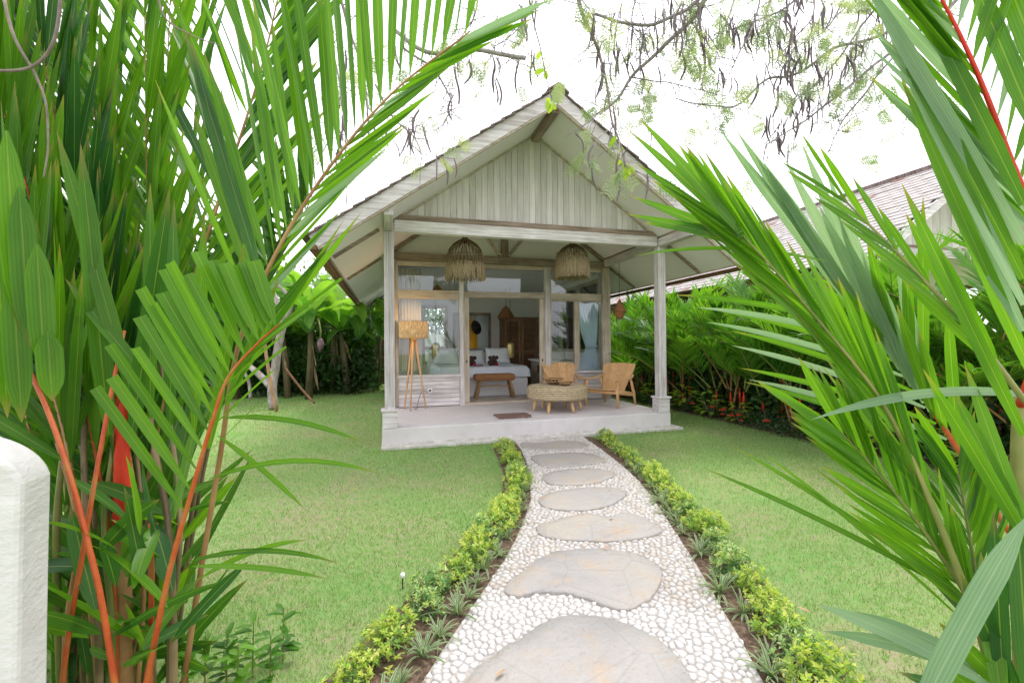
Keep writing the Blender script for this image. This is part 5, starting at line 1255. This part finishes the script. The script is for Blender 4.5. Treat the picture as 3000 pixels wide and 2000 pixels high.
def leafmass(name, label, boxes, n, L, cols, cat, mat='tinted_leaf'):
    P = []; 
    for (x0,x1,y0,y1,z0,z1,wt) in boxes:
        k = int(n*wt); P.append(np.column_stack([rng.uniform(x0,x1,k),rng.uniform(y0,y1,k),z0+(z1-z0)*rng.uniform(0,1,k)**.9*(0.75+.25*np.sin(rng.uniform(0,6.28,k)))]))
    P = np.vstack(P); k = len(P); cell = np.floor(P*1.6); h = np.sin(cell@np.array([12.9,78.2,37.7]))*43758.5; h = h-np.floor(h)
    o = rng.normal(0,1,(k,3))+[0,-.4,.5]; o /= np.linalg.norm(o,axis=1)[:,None]; s = np.cross(o, rng.normal(0,1,(k,3))); s /= np.linalg.norm(s,axis=1)[:,None]
    l_ = (L*rng.uniform(.6,1.3,k))[:,None]; w_ = l_*.45
    V = np.stack([P,P+o*l_*.5+s*w_*.5,P+o*l_,P+o*l_*.5-s*w_*.5],1).reshape(-1,3); idx = np.arange(k)*4
    me = bpy.data.meshes.new(name); me.vertices.add(len(V)); me.vertices.foreach_set('co', V.ravel().astype(np.float32))
    F = np.stack([idx,idx+1,idx+2,idx+3],1).ravel(); me.loops.add(len(F)); me.loops.foreach_set('vertex_index', F.astype(np.int32)); me.polygons.add(k); me.polygons.foreach_set('loop_start', (np.arange(k)*4).astype(np.int32)); me.update(calc_edges=True); me.validate()
    cols = np.array(cols); c = cols[(rng.integers(0,len(cols),k))]*(0.55+.8*h)[:,None]; c = np.repeat(np.column_stack([c,np.ones(k)]),4,0)
    ca = me.color_attributes.new('tint','FLOAT_COLOR','POINT'); ca.data.foreach_set('color', c.ravel().astype(np.float32)); me.materials.append(M[mat])
    ob = bpy.data.objects.new(name, me); col.objects.link(ob); return tag(ob, label, cat, kind='stuff')
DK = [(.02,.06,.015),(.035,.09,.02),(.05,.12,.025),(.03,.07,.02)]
MD = [(.05,.13,.025),(.09,.20,.04),(.12,.24,.05),(.06,.15,.03)]
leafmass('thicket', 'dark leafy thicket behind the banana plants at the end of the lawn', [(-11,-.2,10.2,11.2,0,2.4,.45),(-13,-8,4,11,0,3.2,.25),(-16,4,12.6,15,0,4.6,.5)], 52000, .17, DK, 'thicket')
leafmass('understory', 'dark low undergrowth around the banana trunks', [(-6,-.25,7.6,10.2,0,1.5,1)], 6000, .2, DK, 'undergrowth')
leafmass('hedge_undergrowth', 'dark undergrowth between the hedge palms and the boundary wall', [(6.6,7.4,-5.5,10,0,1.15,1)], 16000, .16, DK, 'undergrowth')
leafmass('far_trees', 'lighter green tree mass beyond the garden', [(-18,5,14,18,1.0,5.6,1.0),(-4.5,-.4,9.2,10.1,.2,2.9,.35),(8,9.5,9,20,.5,2.6,.4)], 20000, .24, MD, 'trees')
tag(MB().box(-14,.0,11.25,11.4,0,1.9).build('rear_wall','dark_wood_x'), 'dark weathered rear fence wall hidden in the thicket', 'wall')
# ------------------------------------------------------------------ rounded garden wall
def wall_profile():
    TZ = at(0,992,1.24).z+.012; x0 = at(0,992,1.24).x-.06; P = [(-3.4,0.0),(-3.4,TZ),(x0,TZ)]
    e = at(121,1085,1.24); ex, ez = e.x, e.z
    for i in range(1,13):
        a = i/12*PI*.44; P.append((x0+(ex-x0)*math.sin(a)/math.sin(PI*.44), ez+(TZ-ez)*(math.cos(a)-math.cos(PI*.44))/(1-math.cos(PI*.44))))
    P += [(ex-.004*math.sin(z*30)-.012*(1-z/ez), z) for z in (ez*.8,ez*.6,ez*.4,ez*.2,0)]
    return P
e = at(121,1085,1.24); wy = e.y
b = NB('rough_stucco'); v = b.coord((1,1,1.6)); n1 = b.noise(v, 38, 6, .6); n2 = b.noise(v, 9, 4)
st_ = b.ramp(b.noise(v, 4.2, 4, .7), [(.70,(0,0,0)),(.78,(.6,.6,.6))])
b.end(b.bsdf(b.mix(st_, b.ramp(n2, [(.3,(.56,.55,.54)),(.7,(.64,.63,.62))]), (.45,.38,.33)), .95, .1, b.math('ADD', n1, n2), .45, .014))
gw = MB().prismy(wall_profile(), wy-.11, wy).build('garden_wall', 'rough_stucco', bevel=.012)
gw.rotation_euler = (0,0,0)
tag(gw, 'rough white plastered garden wall with a rounded end beside the red stemmed palm', 'wall')

# ------------------------------------------------------------------ tree leaning over the garden, with hanging pods
random.seed(33)
tt = thing('pod_tree', (3.6,-8.2,0), 'feathery leaved tree with dark hanging pods arching over the garden', 'tree')
MB().tube(catmull([(3.6,-8.2,0),(3.55,-8.1,1.5),(3.3,-7.9,3.2),(2.9,-7.4,4.8)],5), [.26-.10*i/15 for i in range(16)], 12).build('trunk','bark_grey',tt,smooth=True)
D0 = 5.2
limbs = []
def br(pts, r0, r1, nm='branch', mat='bark_grey'):
    P = catmull([at(x,y,d_) for x,y,d_ in pts], 7); n = len(P)
    P = [p+Vector((mnoise.noise(p*3),mnoise.noise(p*3+Vector((9,0,0))),mnoise.noise(p*3+Vector((0,9,0)))))*.035 for p in P]
    MB().tube(P, [r0+(r1-r0)*i/(n-1) for i in range(n)], 7).build(nm, mat, tt, smooth=True); limbs.append(P); return P
K = 2352/3000
# limbs from the trunk, over and out of sight above the picture
for tgt in ((at(1640,-60,4.6)),(at(2250,-60,5.0)),(at(1300,-120,4.6)),(at(700,-120,4.2))):
    P = catmull([(2.9,-7.4,4.8), Vector((2.9,-7.4,4.8)).lerp(tgt,.4)+Vector((0,0,1.0)), Vector((2.9,-7.4,4.8)).lerp(tgt,.75)+Vector((0,0,.7)), tgt],8)
    MB().tube(P, [.12-.085*i/(len(P)-1) for i in range(len(P))], 9).build('limb','bark_grey',tt,smooth=True)
S = []
S.append(br([(1640,-60,4.6),(1616,0,4.6),(1594,43,4.6),(1529,104,4.7),(1451,178,4.8),(1407,230,4.8),(1370,262,4.8)], .030, .010))
S.append(br([(1316,-40,4.0),(1340,30,4.0),(1369,113,4.0),(1390,187,4.1),(1412,295,4.1),(1434,381,4.1)], .020, .006, mat='twig'))
S.append(br([(1210,-30,4.3),(1234,78,4.3),(1247,143,4.3),(1269,230,4.3)], .008, .004, mat='twig'))
S.append(br([(900,60,4.6),(983,121,4.6),(1095,114,4.7),(1160,125,4.7),(1208,134,4.7)], .022, .022))
S.append(br([(930,110,4.6),(1010,180,4.6),(1040,235,4.6),(1020,290,4.6)], .013, .004)); S.append(br([(860,190,4.5),(905,270,4.5),(950,315,4.5),(965,365,4.5)], .012, .004))
S.append(br([(1360,30,4.5),(1430,52,4.5),(1495,58,4.5),(1575,22,4.5),(1625,-20,4.5)], .014, .018))
S.append(br([(2120,20,5.2),(2036,75,5.2),(1911,115,5.3),(1836,165,5.3),(1761,185,5.3),(1691,240,5.4),(1611,240,5.4),(1552,225,5.4)], .022, .006))
S.append(br([(2250,-60,5.0),(2180,20,5.0),(2080,95,5.1),(1960,190,5.1),(1850,275,5.2),(1760,330,5.2)], .026, .006)); S.append(br([(2080,95,5.1),(1990,215,5.1),(1930,290,5.2),(1905,350,5.2)], .012, .004))
S.append(br([(1451,178,4.8),(1520,190,4.8),(1590,200,4.8),(1620,205,4.8)], .008, .003)); S.append(br([(1700,-40,5.4),(1660,60,5.4),(1640,140,5.4)], .010, .004))
S.append(br([(1880,-50,5.2),(1800,20,5.2),(1700,60,5.3),(1640,80,5.3)], .014, .005)); S.append(br([(1780,-50,5.6),(1760,40,5.6),(1720,120,5.6)], .012, .004)); S.append(br([(1960,-40,5.4),(1900,60,5.4),(1830,110,5.4)], .012, .004))
S.append(br([(1100,-40,4.8),(1090,40,4.8),(1060,90,4.8),(1040,150,4.8)], .010, .004)); S.append(br([(760,-60,4.2),(800,60,4.4),(830,160,4.5),(850,280,4.5),(830,370,4.5)], .018, .005)); S.append(br([(1230,-40,4.8),(1200,60,4.8),(1130,110,4.8)], .010,.004))
S.append(br([(2200,100,5.6),(2120,220,5.6),(2060,310,5.6)], .008, .003)); S.append(br([(1470,-40,4.8),(1450,60,4.8),(1480,120,4.8)], .010, .004)); S.append(br([(700,-60,4.2),(760,100,4.4),(790,260,4.5),(800,420,4.5)], .014, .004))
S.append(br([(1750,-40,5.0),(1730,60,5.0),(1690,130,5.0),(1660,200,5.0)], .012, .004)); S.append(br([(2050,-40,5.2),(1980,60,5.2),(1890,180,5.2),(1830,230,5.2),(1780,300,5.2)], .014, .004)); S.append(br([(1870,-40,4.9),(1860,50,4.9),(1810,100,4.9),(1780,150,4.9)], .010, .004)); S.append(br([(2000,-40,5.4),(2010,60,5.4),(1960,140,5.4)], .010,.004))
# near twigs over the left palm
br([(-40,155,1.25),(40,152,1.25),(95,140,1.25),(135,105,1.25),(160,50,1.25),(172,-20,1.25)], .004, .0045, mat='twig'); br([(15,-20,1.3),(40,90,1.3),(85,160,1.3),(115,230,1.3),(122,330,1.3),(108,400,1.3)], .0045, .002, mat='twig')
br([(360,-20,1.4),(390,50,1.4),(450,95,1.4),(510,120,1.4)], .003, .0015, mat='twig')
# side twigs, pods and feathery leaves
fol = MB(); fol.col = []
FC = [(.22,.31,.16),(.30,.38,.22),(.18,.26,.13),(.33,.40,.20)]
def feather(p, d, L):
    side = d.cross(rdir()).normalized(); c0 = random.choice(FC); n = 7
    for i in range(n):
        q = p+d*(L*(i+1)/n)+Vector((0,0,-.10*L*((i+1)/n)**2))
        for sg in (-1,1):
            dd = (side*sg+d*.5).normalized(); l2 = L*.42*(1-.4*abs(i/n-.4)); m_ = 6
            for j in range(m_):
                r = q+dd*(l2*(j+.6)/m_); e = d.cross(dd).normalized(); w_ = .006; o = (d*.9+rdir()*.3)
                for s2 in (-1,1):
                    t_ = r+o*s2*.017; fol.add([r-dd*w_, r+dd*w_, t_], [(0,1,2)]); fol.col += [c0]*3
podm = []
for i in range(5):
    L = U(.16,.26); bend = U(-.05,.05); pts = [(bend*math.sin(PI*u)*1.0, .01*math.sin(3*u), -L*u) for u in [j/8 for j in range(9)]]
    q = MB(); q.tube([(0,0,.03)]+pts, [.0025]+[.011*(.25+.75*math.sin(PI*min(1,max(.08,u*.94+.06)))**.5) for u in [j/8 for j in range(9)]], 7); q.v = [(x,y*.5,z) for x,y,z in q.v]; podm.append(q.mesh('pod','pod_skin',smooth=True))
npod = 0; twg = MB()
order = list(enumerate(S)); random.shuffle(order)
for bi, P in order:
    n = len(P); small = bi in (2,)
    for i in range(3, n):
        for rep in range(2):
            p = P[i].lerp(P[i-1], random.random())
            if random.random() < .62 and not small:
                d = (rdir()+Vector((0,0,-.35))).normalized(); L = U(.14,.42); m1 = p+d*L*.5+rdir()*.05; e = p+d*L+Vector((0,0,-.05)); twg.tube([p,m1,e], [.005,.004,.0025], 5)
                if random.random() < .38:
                    for _ in range(random.choice((1,2,3))): feather(e+rdir()*.05, (d+rdir()*.8+Vector((0,0,-.1))).normalized(), U(.14,.26))
                right = bi in (0,7,8,9,11,12,13,14,18,6,21,22,23,24)
                if npod < 300 and random.random() < (.62 if right else .40):
                    for _ in range(random.choice((1,2,3,4)) if right else random.choice((1,1,2))):
                        if npod >= 300: break
                        b0 = m1.lerp(e, random.random())+rdir()*.03
                        inst('pod', random.choice(podm), tt, b0-Vector(tt.location), (U(-.25,.25),U(-.25,.25),U(0,6.28)), U(.8,1.35)); npod += 1
tag(twg.build('twigs','bark_grey',tt,smooth=True), kind='stuff'); tag(fol.build('feathery_leaves','tinted_leaf',tt), kind='stuff')
# fresh yellow-green leaf tips at the end of the hanging twigs
for P, k in ((S[1],9),(S[2],8)):
    for i in range(k):
        p = P[-1]+rdir()*.05 if i < k*.6 else P[random.randrange(len(P)//2,len(P))]; s = MB(); blade(s, p, rdir()+Vector((0,0,-.5)), U(.07,.12), .045, (CAM-p)+rdir()*.5, .1, 5, full=.45); s.build('leaf_tip','lime_leaf',tt,smooth=True)

# ------------------------------------------------------------------ lawn
def grass():
    bands = [(-4.2,6.2,-5.9,-3.2,7500,.027,.0038),(-5.0,6.2,-3.2,-.6,4800,.029,.0048),(-6.5,6.2,-.6,3.0,1700,.040,.0065),(-9,.0,3.0,10.3,750,.05,.010),(4.8,6.2,3.0,9.0,700,.05,.010)]
    VV, CC = [], []
    for x0,x1,y0,y1,den,L,w_ in bands:
        k = int((x1-x0)*(y1-y0)*den); X = rng.uniform(x0,x1,k); Y = rng.uniform(y0,y1,k)
        keep = ~(inpoly_np(X,Y,PATH)|inpoly_np(X,Y,bedL)|inpoly_np(X,Y,bedR)|((X>-.01)&(X<W+.17)&(Y>-.10)&(Y<8.6)))
        X, Y = X[keep], Y[keep]; n = len(X)
        # patchiness
        pn = .5+.25*(np.sin(X*1.7+1.3*np.sin(Y*1.1))+np.sin(Y*1.9+1.7*np.sin(X*.8+2)))+.14*np.sin(X*6.3+Y*4.1)*np.sin(Y*7.7-X*3.3)
        keep = rng.uniform(0,1,n) < np.clip(.5+.6*pn,.4,1); X, Y, pn = X[keep], Y[keep], pn[keep]; n = len(X)
        near_deck = np.exp(-np.maximum(0,-Y-.10)/.10)*((X>-.2)&(X<W+.2)&(Y<0))
        l_ = L*rng.uniform(.55,1.35,n)*(1+1.1*near_deck); az = rng.uniform(0,6.283,n); ln = rng.uniform(.15,1.0,n); d = np.column_stack([np.cos(az)*ln,np.sin(az)*ln,np.ones(n)]); d /= np.linalg.norm(d,axis=1)[:,None]
        a2 = rng.uniform(0,6.283,n); s = np.column_stack([np.cos(a2),np.sin(a2),np.zeros(n)])*w_*.5
        B = np.column_stack([X,Y,np.zeros(n)]); T = B+d*l_[:,None]
        VV.append(np.stack([B-s,B+s,T],1).reshape(-1,3))
        g = np.array([(.23,.41,.12),(.29,.47,.15),(.18,.35,.10),(.40,.47,.21),(.47,.43,.29)]); pr = np.column_stack([.30+.1*pn,.26+.12*pn,.22+0*pn,.17-.13*pn,.11-.10*pn]).clip(.005,1); pr /= pr.sum(1)[:,None]; cu = pr.cumsum(1); r = rng.uniform(0,1,n); ci = (r[:,None] > cu).sum(1).clip(0,4)
        c = g[ci]*rng.uniform(.6,1.25,n)[:,None]; CC.append(np.repeat(np.column_stack([c,np.ones(n)]),3,0))
    V = np.vstack(VV); Cc = np.vstack(CC); k = len(V)//3
    me = bpy.data.meshes.new('grass'); me.vertices.add(len(V)); me.vertices.foreach_set('co', V.ravel().astype(np.float32)); me.loops.add(len(V)); me.loops.foreach_set('vertex_index', np.arange(len(V),dtype=np.int32)); me.polygons.add(k); me.polygons.foreach_set('loop_start', (np.arange(k)*3).astype(np.int32)); me.update(calc_edges=True)
    ca = me.color_attributes.new('tint','FLOAT_COLOR','POINT'); ca.data.foreach_set('color', Cc.ravel().astype(np.float32)); me.materials.append(M['tinted_leaf'])
    o = bpy.data.objects.new('grass', me); col.objects.link(o); tag(o, 'short soft green lawn grass around the pebble path', 'grass', kind='stuff'); print('grass', k)
grass()

# small things on the ground
t = thing('garden_light', (CAM + (at(925,1352,1)-CAM)*(1.5/(1.5-at(925,1352,1).z))), 'tiny white spike light standing in the lawn near the border shrubs', 'garden light')
MB().tube([(0,0,0),(0,0,.07)], .004, 6).build('spike', 'black', t, local=True); MB().lathe([(.004,.068),(.014,.074),(.016,.09),(.008,.10)], (0,0,0), 12).build('head', 'white_paint', t, local=True, smooth=True)
random.seed(77); lm = []
for i in range(3):
    s = MB(); blade(s, (0,0,0), (1,0,.15), U(.035,.06), .018, (0,0,1), .2, 4); lm.append(s.mesh('fallen_leaf', 'dry_leaf', smooth=True))
for i in range(26):
    y = U(-4.8,-.4); x = (1.6 if y > -2.6 else 1.4-.45*(-2.6-y))+U(-1.6,1.9); 
    tag(inst('fallen_leaf', random.choice(lm), None, (x,y,.045), (U(-.3,.3),U(-.2,.2),U(0,6.28)), U(.6,1.2)), 'small dry brown leaf fallen on the lawn or path', 'leaf', 'fallen leaves')
